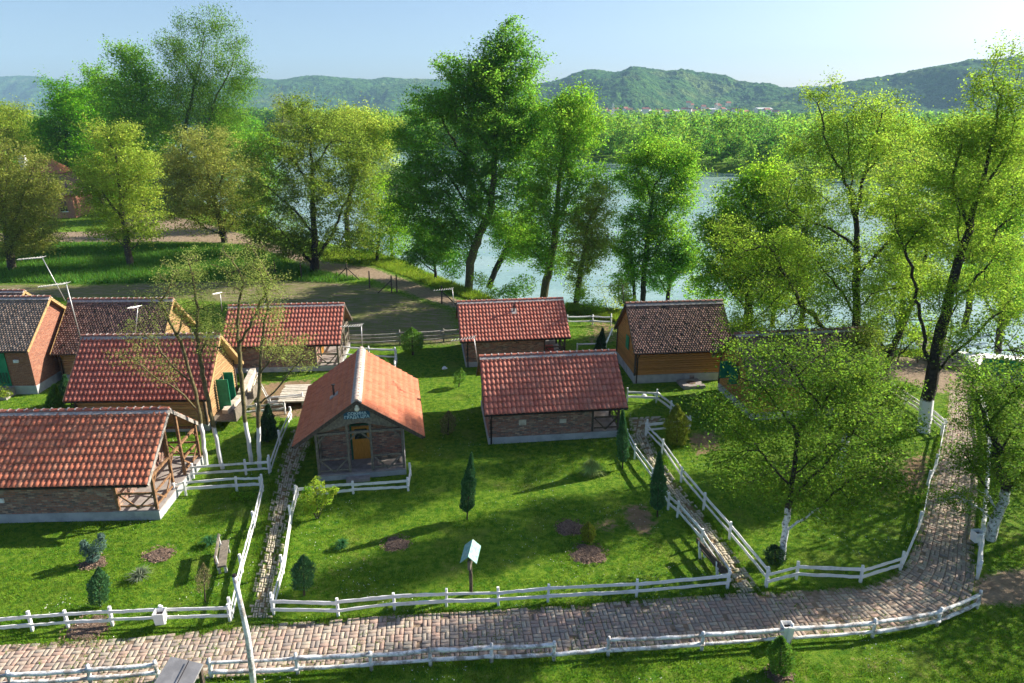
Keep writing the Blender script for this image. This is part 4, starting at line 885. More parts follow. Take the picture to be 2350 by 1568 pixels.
tree('large bronze-green tree with a dark trunk beside the dirt road', (722,625), [(700,285,75,55),(650,360,75,75),(760,350,85,85),(620,450,62,75),(720,450,95,85),(815,450,55,85),(645,540,62,60),(760,550,80,46),(838,395,36,65),(600,545,45,45),(690,575,60,26),(850,520,40,50),(570,470,36,50)], 'bark_dark', 'lf_ochre2', 820, 27, .26, r_base=.5, sig=.6, trunk=((722,560),(718,480),(716,380),(712,300)))
tree('bright lime tree on the riverbank right of the large bronze-green tree', (866,600), [(880,530,55,65),(912,500,36,45),(860,460,42,50),(835,565,36,30)], 'bark_dark', 'lf_lime', 300, 24, .24, r_base=.2, sig=.55)
tree('yellow-green tree showing over the right shoulder of the bronze-green tree', (800,563), [(830,300,65,45),(868,340,42,55),(800,272,40,26),(815,360,50,40),(880,400,36,40)], 'bark_dark', 'lf_lightg', 420, 22, .30, r_base=.34, sig=.75)
tree('tallest feathery birch-like tree on the left skyline', (435,492), [(440,62,26,34),(478,60,24,38),(515,62,26,34),(392,110,30,44),(420,150,45,52),(470,140,45,60),(540,140,32,55),(560,190,22,44),(515,205,46,58),(455,220,60,55),(405,235,40,50),(480,285,60,40),(420,300,40,36),(535,270,30,36)], 'bark', 'lf_birch', 700, 26, .33, r_base=.42, sig=.8, droop=1.2, gaps=.22, aspect=.45, stretch=1.6, trunk=((418,400),(425,300),(445,200),(470,90)))
tree('rounded mid green poplar left of the tallest feathery tree', (330,490), [(305,150,26,42),(278,140,24,36),(330,165,24,44),(350,200,34,50),(300,215,50,60),(325,290,75,62),(250,215,34,55),(265,300,45,50),(365,270,30,50)], 'bark', 'lf_mid', 480, 26, .42, r_base=.45, sig=1.0)
tree('upright dark-edged green tree at the left end of the skyline clump', (235,470), [(235,235,35,55),(225,180,28,30),(215,300,45,60),(240,360,50,50)], 'bark', 'lf_deep', 300, 24, .42, r_base=.4, sig=.9)
tree('vivid bright green tree left of the skyline clump', (160,480), [(160,215,42,34),(140,290,45,55),(190,300,40,65),(200,365,45,45),(170,250,42,45),(120,340,40,50)], 'bark', 'lf_bright', 430, 26, .42, r_base=.4, sig=.95)
tree('yellow-green tree behind the ochre trees at the left edge', (20,470), [(20,300,60,45),(60,335,45,55),(-10,275,50,36),(92,372,36,50)], 'bark', 'lf_lightg', 320, 25, .42, r_base=.4, sig=.95)
tree('pale silvery green willow behind the light yellow-green tree', (430,500), [(440,420,50,50),(400,400,40,40),(390,450,40,40)], 'bark', 'lf_pale', 240, 25, .36, r_base=.3, sig=.8)
tree('slim green tree under the tallest feathery tree', (385,480), [(380,340,40,60),(360,290,30,40),(400,395,36,40)], 'bark', 'lf_mid', 220, 22, .38, r_base=.28, sig=.8)
tree('bluish green tree filling the gap between the ochre and bronze-green trees', (605,522), [(600,400,42,52),(585,455,44,45),(615,345,30,40),(570,350,30,40)], 'bark', 'lf_mid', 330, 22, .34, r_base=.28, sig=.8)
tree('deep green tree behind the ochre tree at the dirt road bend', (480,478), [(505,360,45,50),(475,330,40,45),(520,300,34,40),(490,410,55,40)], 'bark', 'lf_deep', 300, 22, .38, r_base=.3, sig=.9)
tree('soft green tree low behind the light yellow-green tree', (345,470), [(350,400,50,50),(320,350,40,45),(365,440,45,35)], 'bark', 'lf_bright', 280, 22, .38, r_base=.3, sig=.9)
tree('low green tree behind the distant brick house', (185,462), [(190,420,55,45),(160,380,40,40),(230,430,40,40)], 'bark', 'lf_bright', 300, 24, .38, r_base=.3, sig=.9)
tree('pale green tree on the bank above the lime tree', (900,588), [(915,460,36,48),(935,420,26,36),(900,420,34,40)], 'bark_dark', 'lf_pale', 240, 18, .26, r_base=.2, sig=.6)
tree('bright young tree beyond the river bend left of the centre', (556,352), [(560,300,36,32),(596,330,28,24),(535,318,24,24)], 'bark', 'lf_bright', 160, 22, .75, r_base=.5, sig=1.6, r_tip=.04)
tree('thin brownish tree on the skyline left of the centre', (645,335), [(645,245,22,38),(655,285,30,24)], 'bark', 'lf_ochre', 140, 9, .6, r_base=.6, sig=1.5, r_tip=.05, aspect=.4)
tree('tallest broad green tree on the riverbank in the centre', (1075,662), [(1165,92,26,42),(1135,140,50,45),(1195,135,46,45),(1045,160,38,30),(1090,190,62,45),(1185,205,62,55),(990,250,62,45),(1060,258,62,55),(1140,300,85,65),(1228,285,52,55),(962,330,52,52),(1012,395,72,62),(945,408,42,45),(1085,400,55,55),(1020,480,70,55),(1180,400,50,55),(1000,545,52,42),(1060,540,42,45),(1110,470,52,45),(935,480,36,42),(1180,320,60,60),(1120,200,50,60),(1225,440,46,50)], 'bark_moss', 'lf_deep', 1800, 27, .27, r_base=.46, r_tip=.016, sig=.55, trunk=((1078,610),(1098,545),(1126,480),(1134,390),(1136,300),(1150,180)), kill=1.4)
tree('leaning tree with a short dark trunk right of the tallest riverbank tree', (1122,652), [(1180,560,50,42),(1158,515,42,36),(1205,530,36,36)], 'bark_dark', 'lf_mid', 240, 22, .24, r_base=.32, sig=.5, trunk=((1138,618),(1158,580)))
tree('small drooping green tree at the water left of the tallest riverbank tree', (1000,642), [(985,560,44,36),(1012,592,32,26),(952,592,28,26),(968,530,36,30)], 'bark_dark', 'lf_deep', 240, 24, .22, r_base=.16, sig=.45)
tree('tall green tree right of the tallest riverbank tree', (1245,690), [(1330,228,38,36),(1290,268,50,52),(1335,315,45,62),(1270,380,62,62),(1338,418,48,52),(1230,480,52,52),(1300,505,52,52),(1205,560,52,42),(1262,590,52,45)], 'bark_moss', 'lf_mid', 850, 23, .24, r_base=.4, sig=.5, trunk=((1255,640),(1272,560),(1280,440),(1295,330)))
tree('ivy-wrapped yellow-green tree behind the rear lawn cabin roof', (1322,702), [(1350,520,42,42),(1340,590,40,45),(1380,470,34,52),(1370,560,36,45),(1325,650,18,40)], 'bark_moss', 'lf_lightg', 360, 19, .22, r_base=.26, sig=.45)
tree('upright many-stemmed green tree left of the steep dark roof', (1475,692), [(1500,348,46,30),(1458,400,42,52),(1545,378,42,42),(1510,450,62,52),(1480,520,52,52),(1562,450,34,52),(1540,540,42,52),(1570,410,28,40)], 'bark_dark', 'lf_mid', 650, 22, .24, r_base=.26, sig=.48, trunk=((1478,620),(1490,520),(1502,420)))
tree('slender tree with low foliage just left of the steep dark roof', (1455,694), [(1470,600,40,36),(1440,640,25,25),(1430,570,30,30)], 'bark_dark', 'lf_mid', 180, 18, .22, r_base=.16, sig=.45)
tree('slender tree with low foliage behind the steep dark roof', (1532,690), [(1540,600,44,42),(1575,590,34,45),(1510,640,30,30)], 'bark_dark', 'lf_deep', 230, 18, .22, r_base=.2, sig=.45)
tree('dense vivid green tree behind the right end of the steep dark roof', (1715,748), [(1742,415,50,36),(1700,465,52,52),(1662,530,50,62),(1762,480,42,52),(1702,560,62,62),(1640,620,48,62),(1720,640,62,62),(1782,560,52,52)], 'bark_dark', 'lf_lime', 750, 25, .25, r_base=.36, sig=.5)
tree('big sparse yellow-green locust with dark forking limbs right of the centre', (1962,905), [(1888,228,42,32),(1960,270,72,52),(2042,258,55,45),(1852,338,52,42),(1960,350,85,62),(2062,330,52,52),(1805,455,62,42),(1900,470,75,52),(2022,460,75,52),(1762,580,72,52),(1862,600,85,52),(1982,580,75,52),(1745,665,62,42),(1842,700,75,42),(2062,560,52,52),(1770,770,66,40),(1900,775,75,45),(2000,690,66,48),(1700,610,55,45),(1950,830,60,40),(2090,420,50,50),(1680,540,45,45),(1700,730,50,36),(1880,850,60,34),(2080,640,50,50)], 'bark_dark', 'lf_locust', 1700, 22, .145, r_base=.30, r_tip=.014, sig=.36, gaps=.2, stretch=.6, trunk=((1966,760),(1965,620),(1966,520),(1972,440),(2005,330),(2025,260)), kill=1.3, forks=(((1966,500),(1940,420),(1895,330),(1880,240)),((1968,480),(1950,380),(1945,280)),((1966,560),(1890,520),(1800,480)),((1985,400),(2040,340),(2065,300)),((1966,640),(2030,560),(2070,530))))
tree('tall sparse locust with limewashed base beside the riverside path', (2120,990), [(2312,135,36,42),(2270,220,52,42),(2332,230,42,52),(2202,330,52,52),(2282,340,62,52),(2152,420,52,42),(2232,450,75,52),(2322,450,52,62),(2122,520,52,42),(2202,560,75,42),(2302,580,52,52),(2260,660,52,32),(2150,680,55,45),(2330,330,40,50),(2060,470,45,45),(2180,760,50,36),(2300,720,50,40),(2240,300,50,40),(2080,540,45,40)], 'limed_dark', 'lf_locust', 1300, 20, .145, r_base=.33, r_tip=.014, sig=.36, gaps=.2, stretch=.6, forks=(((2140,850),(2105,700),(2085,590),(2060,520)),((2150,800),(2190,720),(2205,560),(2190,440)),((2225,520),(2190,430),(2200,330)),((2250,440),(2310,360),(2335,240)),((2200,600),(2280,560),(2320,500))), trunk=((2128,920),(2150,800),(2185,650),(2225,520),(2265,380),(2300,220)), kill=1.3)
tree('second stem-leaning dark tree left of the tall limewashed locust', (2015,872), [(2130,540,52,42),(2085,640,52,42),(2150,640,42,32),(2045,722,50,40),(2110,780,45,36),(1990,760,50,40)], 'bark_dark', 'lf_locust', 430, 15, .17, r_base=.24, sig=.36, trunk=((2045,810),(2085,720),(2120,620)))
tree('dark-limbed green tree at the right edge above the raft', (2292,800), [(2312,600,42,42),(2342,680,42,52),(2280,525,42,52),(2342,505,40,42),(2240,650,40,40)], 'bark_dark', 'lf_mid', 360, 17, .18, r_base=.24, sig=.4, trunk=((2300,720),(2315,620)))
tree('yellowish tree filling the upper right edge behind the tall locust', (2330,720), [(2340,380,50,50),(2250,400,60,60),(2300,470,60,50),(2180,480,50,50),(2130,330,40,40)], 'bark_dark', 'lf_locust', 420, 18, .24, r_base=.3, sig=.55)
tree('dark ivy-clad tree behind the big lawn tree', (1990,930), [(1985,800,34,55),(1972,865,34,36)], 'bark_dark', 'lf_ochre2', 170, 16, .14, r_base=.25, sig=.34)
tree('big round soft-green tree with flaking limewashed trunk on the right lawn', (1795,1285), [(1800,830,62,48),(1880,815,60,40),(1740,890,62,45),(1930,880,72,52),(1690,955,50,38),(1830,940,85,52),(1985,960,62,48),(1735,1030,70,42),(1900,1030,85,48),(2010,1050,55,42),(1665,1060,40,30),(1820,1095,80,42),(1950,1110,72,42),(1745,1120,52,30),(1900,1160,62,28),(2065,985,42,34),(2060,1110,40,30),(1640,920,28,26),(1700,810,40,36),(1990,860,46,40)], 'limed_fleck', 'lf_front', 1250, 10.5, .13, r_base=.125, r_tip=.008, sig=.36, gaps=.15, trunk=((1800,1230),(1812,1150),(1822,1080),(1835,980)), kill=1.4)
tree('second soft-green tree with limewashed trunk behind the big lawn tree', (1925,1092), [(1940,940,75,52),(2002,960,52,45),(1890,900,52,52),(1962,860,52,42),(2050,900,40,36)], 'limed_fleck', 'lf_front', 420, 16, .14, r_base=.17, sig=.33)
tree('young tree right of the bend with a thick limewashed leaning trunk', (2272,1238), [(2300,900,52,52),(2252,960,52,52),(2332,990,52,72),(2280,1060,62,52),(2212,1050,42,42),(2342,1100,42,52),(2192,1145,42,30),(2262,1150,40,30),(2230,900,40,40),(2250,860,36,36),(2345,880,36,50)], 'limed_fleck', 'lf_front', 620, 11, .125, r_base=.21, r_tip=.008, sig=.28, trunk=((2282,1200),(2305,1150),(2310,1080)), gaps=.15)
tree('yellow-green bank tree between the steep dark roof and the sparse locust', (1838,748), [(1840,430,60,52),(1810,520,62,62),(1870,560,62,60),(1830,640,66,52),(1890,660,50,46),(1790,610,46,46)], 'bark_dark', 'lf_locust', 480, 16, .22, r_base=.22, sig=.5)
tree('yellow-green bank tree seen between the two locust trunks', (2065,752), [(2070,400,55,52),(2040,480,55,60),(2100,500,55,60),(2060,590,62,62),(2110,640,46,52),(2020,660,46,50)], 'bark_dark', 'lf_lightg', 480, 15, .22, r_base=.22, sig=.5)
tree('golden-green bank tree behind the tall limewashed locust', (2215,742), [(2210,320,60,50),(2170,400,60,55),(2260,400,60,60),(2200,490,70,60),(2280,500,55,60),(2160,570,50,50),(2240,600,60,52)], 'bark_dark', 'lf_locust', 520, 16, .22, r_base=.24, sig=.5)
tree('golden-green bank tree at the right edge above the raft canopy', (2310,738), [(2320,540,50,60),(2290,630,60,50),(2340,640,40,60),(2260,560,45,50),(2340,440,40,60)], 'bark_dark', 'lf_locust', 420, 16, .22, r_base=.22, sig=.5)
tree('light green bank tree just right of the vivid green tree', (1772,742), [(1790,520,50,55),(1750,600,52,55),(1800,640,50,50),(1765,690,46,30),(1820,580,40,50)], 'bark_dark', 'lf_lime', 400, 17, .22, r_base=.2, sig=.5)
for lab, bs, bb, tk in (('leftmost thin budding tree with limewashed trunk behind the white fence', (472,1067), [(400,640,46,55),(370,705,55,55),(330,765,52,40),(420,740,46,55),(300,822,46,24),(372,850,52,34)], ((464,990),(448,900),(420,800))),
                        ('second thin budding tree from the left with limewashed trunk', (511,1076), [(438,620,38,48),(452,700,46,50),(482,780,36,55)], ((491,985),(472,900),(455,800))),
                        ('third thin budding tree with limewashed curved trunk, tallest of the four', (578,1062), [(530,605,46,48),(588,590,36,48),(562,660,55,50),(620,660,46,46),(530,760,36,52)], ((564,975),(555,880),(545,760),(550,680))),
                        ('rightmost thin budding tree with limewashed trunk by the fence corner', (594,1076), [(612,720,46,46),(642,790,55,36),(602,645,36,46),(688,832,40,22)], ((592,970),(596,850),(604,760)))):
    tree(lab, bs, bb, 'limed_moss', 'lf_bud', 400, 5, .105, r_base=.10, r_tip=.010, sig=.22, trunk=tk, gaps=.25, aspect=.4, kill=1.2, group='four limewashed thin trees')
# trees standing outside the right edge whose shade falls on the path
for k, (x, y, h, r) in enumerate(((25.5,29.8,9.0,3.7),(24.5,23.0,8.5,3.6),(29,27.5,10,4),(22.5,15.5,8.5,3.2),(33,35,11,4.2),(28,18.5,9,3.6),(19.5,10.5,8,3.0),(31,11,9,3.6))):
    px = lambda X, Z: (0, 0)
    root = thing('tree', ('shade tree beyond the right edge, %s' % ('shading the right lawn', 'nearest the path bend', 'behind the bend', 'near the bottom', 'by the river', 'second row', 'outermost low', 'outermost tall')[k]), 'tree', (x, y, 0))
    att = []
    for _ in range(11):
        c = np.array([rng.normal(0, r*.46), rng.normal(0, r*.42), h*.62 + rng.normal(0, h*.13)]); d = rng.normal(size=(40, 3)); d /= np.linalg.norm(d, axis=1)[:, None]; att.append(c + d * (rng.random(40)**.4)[:, None] * r * .5)
    att = np.vstack(att); tr, _ = resample([(0,0,-.3),(.1,0,h*.3),(0,.1,h*.55),(0,0,h*.8)], 14)
    P_, par_ = colonize_from(tr, [-1] + list(range(13)), att, range(5, 14), h*.03, rng); V, F = limbs(P_, np.array(par_), .012, .2); mesh_np('trunk', V, F, MAT['limed_dark'], root, smooth=True)
    C = np.repeat(att, 13, 0) + rng.normal(0, .40, (len(att)*13, 3)); V, F = leaf_quads(C, np.full(len(C), .17), rng); mesh_np('crown', V, F, MAT['lf_front'], root)

# ------------------------------------------------------------------ conifers, shrubs, clumps
MAT['lf_cyp'] = leaf_mat('cypress_foliage', (.045,.14,.06), (.10,.22,.075), .15, cl=2.0)
MAT['lf_blue'] = leaf_mat('blue_spruce_foliage', (.06,.13,.11), (.14,.22,.18), .15, cl=2.0)
MAT['lf_dark'] = leaf_mat('dark_conifer_foliage', (.025,.07,.035), (.06,.13,.045), .1, cl=2.0)
MAT['lf_gold'] = leaf_mat('golden_conifer_foliage', (.15,.20,.02), (.29,.33,.05), .25, cl=2.0)
MAT['lf_thuja'] = leaf_mat('thuja_foliage', (.08,.20,.025), (.19,.32,.05), .25, cl=2.0)
MAT['lf_shrubY'] = leaf_mat('yellow_green_shrub_leaf', (.20,.33,.02), (.38,.46,.06), .4, cl=2.0)
MAT['lf_daff'] = leaf_mat('bulb_leaf', (.03,.13,.045), (.07,.20,.07), .3, cl=2.0)
MAT['lf_yucca'] = leaf_mat('yucca_leaf', (.13,.17,.11), (.24,.28,.19), .15, cl=2.0)
MAT['lf_reed'] = leaf_mat('ornamental_grass_leaf', (.22,.32,.08), (.40,.48,.18), .35, cl=2.0)
MAT['lf_brown'] = leaf_mat('bronze_shrub_leaf', (.15,.15,.06), (.26,.24,.11), .25, cl=2.0)
def conifer(label, base, top, wpx, leaf, shape='column', n=3600, ls=.10, cat='conifer', name='conifer', trunk=.12, lean=0.0):
    B = G(*base); Y = B[1]; h = zat(*top, Y); dp = Y * _c + CH * _s; w = wpx * dp / CF / 2; rg = np.random.default_rng(int(base[0] * 7 + base[1]))
    tx = atY(*top, Y)[0] - B[0]
    root = thing(name, label, cat, tuple(B))
    t = rg.random(n)
    prof = {'column': lambda t: np.minimum(1, t * 9) ** .6 * np.clip((1 - t) * 1.75, 0, 1) ** .75, 'cone': lambda t: np.clip(1.05 - t, 0, 1) ** .9 * np.minimum(1, t * 8), 'oval': lambda t: np.sqrt(np.clip(1 - (2*t - .85)**2 / 1.35, 0, 1)) * np.clip((1 - t) * 2.6, 0, 1) ** .6}[shape]
    a = rg.uniform(0, 2*math.pi, n); lump = 1 + .22 * np.sin(a * 3 + t * 9) * np.sin(t * 21 + a) + rg.normal(0, .08, n)
    r = w * prof(t) * lump * (rg.random(n) ** .22); z = trunk * h + t * h * (1 - trunk)
    C = np.stack([r*np.cos(a) + tx * t * .9, r*np.sin(a), z], 1)
    d = np.stack([np.cos(a) * .55, np.sin(a) * .55, np.full(n, 1.0)], 1) + rg.normal(0, .28, (n, 3)); d /= np.linalg.norm(d, axis=1)[:, None]
    b = rg.normal(size=(n, 3)); b -= (b*d).sum(1)[:, None]*d; b /= np.linalg.norm(b, axis=1)[:, None]
    l = (ls * rg.uniform(.6, 1.5, n))[:, None]; V = np.stack([C - d*l*.5, C + b*l*.2, C + d*l*.6, C - b*l*.2], 1).reshape(-1, 3)
    mesh_np('foliage', V, np.arange(4*n).reshape(-1, 4), MAT[leaf], root)
    MB().tube([(0,0,-.15),(tx*.3,0,h*.3),(tx*.8,0,h*.8)], [max(.03,w*.12), max(.025,w*.1), .01], 7).build('stem', MAT['bark'], root, smooth=True)
    return root
conifer('slim tall cypress in the centre of the middle lawn', (1071,1192), (1084,1042), 31, 'lf_cyp', 'column', 5200, .10)
conifer('slim cypress against the porch corner of the nearest lawn cabin', (1429,1076), (1428,942), 26, 'lf_cyp', 'column', 4600, .10)
conifer('thicker slim cypress beside the diagonal path and bare patch', (1508.5,1187), (1513,1039), 34, 'lf_cyp', 'column', 5600, .10)
conifer('plump golden-green arborvitae inside the small fenced yard', (1553.5,1019), (1553,929), 52, 'lf_gold', 'oval', 6000, .11, trunk=.03)
conifer('small dark green cypress on the left lawn', (229,1394), (228,1303), 42, 'lf_cyp', 'oval', 3600, .08)
conifer('round dark green young conifer at the lower left of the middle lawn', (697.6,1366), (697,1275), 50, 'lf_cyp', 'oval', 4200, .08, trunk=.22)
conifer('round green young conifer behind the small gabled cabin', (947.7,815), (945,752), 52, 'lf_thuja', 'oval', 4200, .11, trunk=.2)
conifer('clipped dark conifer between the lawn cabins and the steep dark roof', (1376,809), (1384,754), 30, 'lf_dark', 'cone', 3600, .11, trunk=.02)
conifer('dark spreading conifer beside the white fence and plank stack', (613,1013), (616,930), 56, 'lf_dark', 'cone', 4600, .13, trunk=.03)
conifer('small golden shrub on the middle lawn between two bare beds', (1350,1244), (1350,1199), 32, 'lf_gold', 'oval', 1800, .08, trunk=.1, cat='shrub', name='shrub')
conifer('loose green conifer at the bottom right below the log fence', (1790,1546), (1793,1462), 54, 'lf_thuja', 'oval', 4200, .085, trunk=.08)
conifer('yellow-green thuja between the brown porch and the maroon roofed cabin', (417,962), (417,900), 46, 'lf_thuja', 'cone', 3200, .12, trunk=.03)
conifer('yellow-green thuja beside the corner of the orange brick house', (124,944), (126,884), 46, 'lf_thuja', 'cone', 3200, .13, trunk=.03)
conifer('darker thuja against the shadowed gap behind the orange brick house', (150,925), (150,862), 40, 'lf_cyp', 'cone', 2800, .13, trunk=.03)
conifer('thin bronze-leaved sapling near the left lawn bench', (470,1382), (468,1293), 30, 'lf_brown', 'oval', 700, .07, trunk=.3, cat='sapling', name='sapling')
conifer('small dark sapling on the shaded lawn left of the nearest lawn cabin', (1028,998), (1030,944), 36, 'lf_brown', 'oval', 1100, .10, trunk=.1, cat='sapling', name='sapling')
conifer('tiny sapling on the lawn in front of the rear lawn cabin', (1052,889), (1060,846), 26, 'lf_thuja', 'oval', 900, .10, trunk=.25, cat='sapling', name='sapling')
conifer('low dark shrub at the foot of the limewashed lawn tree', (1780,1290), (1778,1252), 46, 'lf_dark', 'oval', 1800, .08, trunk=.0, cat='shrub', name='shrub')
conifer('tiny pale sapling behind the short worn fence near the small gabled cabin', (885,858), (884,822), 22, 'lf_thuja', 'oval', 600, .10, trunk=.15, cat='sapling', name='sapling')
def clump(label, base, rpx, hpx, leaf, n, blade, wid, cat='plant', name='plant', curl=.5, spread=1.0):
    B = G(*base); dp = B[1]*_c + CH*_s; r, h = rpx*dp/CF, hpx*dp/CF; rg = np.random.default_rng(int(base[0]+base[1]*3)); V = []
    for i in range(n):
        a = rg.uniform(0, 2*math.pi); e = rg.random()**.6 * spread; l = h * rg.uniform(.7, 1.15); o = np.array([math.cos(a), math.sin(a), 0]); s_ = np.array([-o[1], o[0], 0]) * wid * rg.uniform(.7, 1.2)
        p0 = o*rg.random()*r*.18; p1 = p0 + o*e*r*.45 + [0,0,l*.75*(1-.35*e)]; p2 = p0 + o*e*r*(1.0) + [0,0,l*(1-.35*e)*(1-curl*e)]
        V += [p0-s_, p0+s_, p1+s_, p1-s_, p1-s_, p1+s_, p2+s_*.1, p2-s_*.1]
    root = thing(name, label, cat, tuple(B)); mesh_np('leaves', np.array(V), np.arange(len(V)).reshape(-1, 4), MAT[leaf], root)
    MB().tube([(0,0,-.08),(0,0,.06)], [.06,.03], 8).build('stem', MAT['bark'], root)
    return root
clump('fountain of pale ornamental grass on the middle lawn', (1357,1088), 34, 46, 'lf_reed', 520, 1, .010, curl=.75, name='ornamental_grass')
clump('spiky pale yucca on the left lawn', (322,1329), 32, 30, 'lf_yucca', 130, 1, .016, curl=.3, name='yucca')
clump('clump of dark bulb leaves near the left lawn bench', (482.6,1250), 26, 26, 'lf_daff', 150, 1, .014, curl=.4, name='bulb_clump')
clump('clump of dark bulb leaves at the left side of the middle lawn', (785,1258), 22, 28, 'lf_daff', 150, 1, .014, curl=.4, name='bulb_clump')
def shrub(label, base, blobs, leaf, n, ls, cat='shrub', stems=5, aspect=.4):
    B = G(*base); rg = np.random.default_rng(int(base[0]*3+base[1])); root = thing('shrub', label, cat, tuple(B)); C = []; b = MB()
    for cx, cy, rx, ry in blobs:
        c = atY(cx, cy, B[1]); s = (c[1]*_c + (CH-c[2])*_s)/CF; m = int(n/len(blobs)); d = rg.normal(size=(m,3)); d /= np.linalg.norm(d,axis=1)[:,None]; d *= (rg.random(m)**.35)[:,None]
        C.append(c + d*[rx*s, rx*s, ry*s]); b.tube([(0,0,-.1), Vector(c - B)*.5 + Vector((0,0,.05)), Vector(c - B)], [.025,.018,.008], 6)
    C = np.vstack(C); C = C[C[:,2] > .03]; V, F = leaf_quads(C, np.full(len(C), ls), rg, aspect); mesh_np('foliage', V - B, F, MAT[leaf], root); b.build('stems', MAT['bark'], root, smooth=True)
shrub('yellow-green shrub with long leaves at the fence corner of the middle lawn', (728,1190), [(727,1115,18,24),(705,1145,22,22),(748,1140,18,22),(728,1150,26,26),(710,1165,18,14),(765,1125,12,8)], 'lf_shrubY', 900, .17)
shrub('darker rounded shrub left half of the fence corner planting', (700,1178), [(698,1150,16,22),(706,1128,12,14)], 'lf_mid', 500, .12)
shrub('silvery blue spruce with spreading arms on the left lawn', (213,1291), [(200,1262,16,14),(228,1250,16,18),(213,1270,20,16),(192,1250,8,12),(232,1232,7,10),(213,1282,14,8)], 'lf_blue', 3400, .11, cat='conifer', aspect=.2)
shrub('low green shrub in the corner of the left lawn fence', (556,1146), [(545,1138,18,10),(568,1140,18,9)], 'lf_mid', 700, .10)
shrub('low green bush against the left lawn fence', (45,1432), [(30,1424,24,10),(60,1426,18,9)], 'lf_mid', 700, .09)
shrub('bright shrub growing at the foot of the leaning riverbank tree', (1110,690), [(1115,660,28,24),(1100,640,22,18),(1135,672,20,14)], 'lf_lime', 1300, .2)
shrub('lime green shrub by the water behind the rear lawn cabin', (1345,722), [(1348,690,22,20),(1372,700,20,16),(1330,676,14,18)], 'lf_lime', 1000, .2)
shrub('feathery lime shrub at the water left of the steep dark roof', (1400,728), [(1395,690,24,20),(1415,700,18,18),(1380,660,18,20)], 'lf_lightg', 500, .16)
shrub('green shrub at the left edge beside the brick house steps', (5,915), [(0,895,20,18),(14,905,14,10)], 'lf_lightg', 500, .13)
shrub('green bush by the water at the right behind the hidden board cabin', (1700,752), [(1690,742,26,16),(1725,745,26,16)], 'lf_lime', 900, .2)
shrub('pale willow bush by the river just left of the centre', (950,596), [(930,560,24,24),(905,575,20,18)], 'lf_lime', 700, .22)
for lab, bs, bb, lf in (('low bright undergrowth at the water behind the tallest riverbank tree', (1035,655), [(1040,620,30,22),(1060,590,26,22)], 'lf_bright'), ('rounded green bush on the bank between the ivy-wrapped tree and the rear cabin', (1205,690), [(1200,655,34,26),(1170,670,26,18)], 'lf_mid'),
        ('pale green bush on the bank left of the upright many-stemmed tree', (1415,706), [(1420,665,26,26),(1440,690,24,16)], 'lf_lightg'), ('bright bush on the bank behind the steep dark roof', (1600,722), [(1600,665,34,36),(1640,690,30,26)], 'lf_lime'),
        ('tall green bush under the bronze-green tree by the road', (660,560), [(640,500,40,40),(680,520,36,30),(610,520,34,30)], 'lf_mid'), ('leafy bush behind the ochre tree at the road bend', (545,508), [(560,470,40,34),(530,480,34,28)], 'lf_mid'), ('pale bush in front of the distant brick house', (215,505), [(205,480,32,24),(235,485,26,20)], 'lf_lightg')):
    shrub(lab, bs, bb, lf, 1500, .24)
shrub('bright foliage bush left of the white stairs by the river', (2075,800), [(2070,770,30,24),(2110,755,26,24)], 'lf_bright', 900, .18)

# ------------------------------------------------------------------ grass (blades), daisies, tall bank grass
def scatter(n, y0, y1, pw, half=.86):
    u = rng.random(n); a = 1 - pw; y = (y0**a + u*(y1**a - y0**a))**(1/a); return (rng.random(n)*2-1)*half*(y+2), y
def blades(name, X, Yv, h, w, mat, label, lean=.5, z0=-.01):
    n = len(X); a = rng.uniform(0, 2*math.pi, n); l = rng.uniform(0, 2*math.pi, n); hh = h*rng.uniform(.55, 1.35, n); ww = w*rng.uniform(.7, 1.4, n)
    b = np.stack([X, Yv, np.full(n, z0) if np.isscalar(z0) else z0], 1); s_ = np.stack([np.cos(a)*ww, np.sin(a)*ww, np.zeros(n)], 1); t = b + np.stack([np.cos(l)*hh*lean*rng.random(n), np.sin(l)*hh*lean*rng.random(n), hh], 1)
    V = np.stack([b - s_, b + s_, t], 1).reshape(-1, 3)
    return tag(mesh_np(name, V, np.arange(3*n).reshape(-1, 3), MAT[mat]), label, 'grass', kind='stuff')
MAT['gr_lawn'] = leaf_mat('lawn_grass', (.045,.15,.008), (.22,.335,.024), .35, cl=.9, bright=.45)
MAT['gr_tall'] = leaf_mat('tall_grass', (.045,.15,.018), (.13,.26,.03), .35, cl=.4)
MAT['gr_bank'] = leaf_mat('bank_grass', (0.120,0.216,0.014), (0.276,0.348,0.036), .45, cl=.4)
X, Yv = scatter(420000, 14.5, 62, 1.7)
ok = ~inpoly(X, Yv, MAINP) | (polydist(X, Yv, PT, False) < .16)
ok &= ~(inpoly(X, Yv, CENP) & (rng.random(len(X)) < .72)) & ~(inpoly(X, Yv, DIAGP) & (rng.random(len(X)) < .80)) & ~inpoly(X, Yv, ROADP) & ~(inpoly(X, Yv, FIELD) & (rng.random(len(X)) < .75)) & ~inpoly(X, Yv, PIERD) & ~inpoly(X, Yv, RDIRT)
for p in DRY: ok &= ~(inpoly(X, Yv, p) & (rng.random(len(X)) < .8))
ok &= ~(inpoly(X, Yv, RIVER)) & (polydist(X, Yv, RIVER) > .8)
for c, r in (((909,1249),.55),((1308,1211),.6),((365,1273.5),.55),((1351,1272),.66)):
    q = G(*c); ok &= np.hypot(X-q[0], Yv-q[1]) > r
ok &= fbm(X*.9, Yv*.9) > rng.uniform(.12, .52, len(X))
X, Yv = X[ok], Yv[ok]
blades('lawn_grass', X, Yv, .055 + .0006*Yv, .006 + .00032*Yv, 'gr_lawn', 'short mown grass of the lawns', .9)
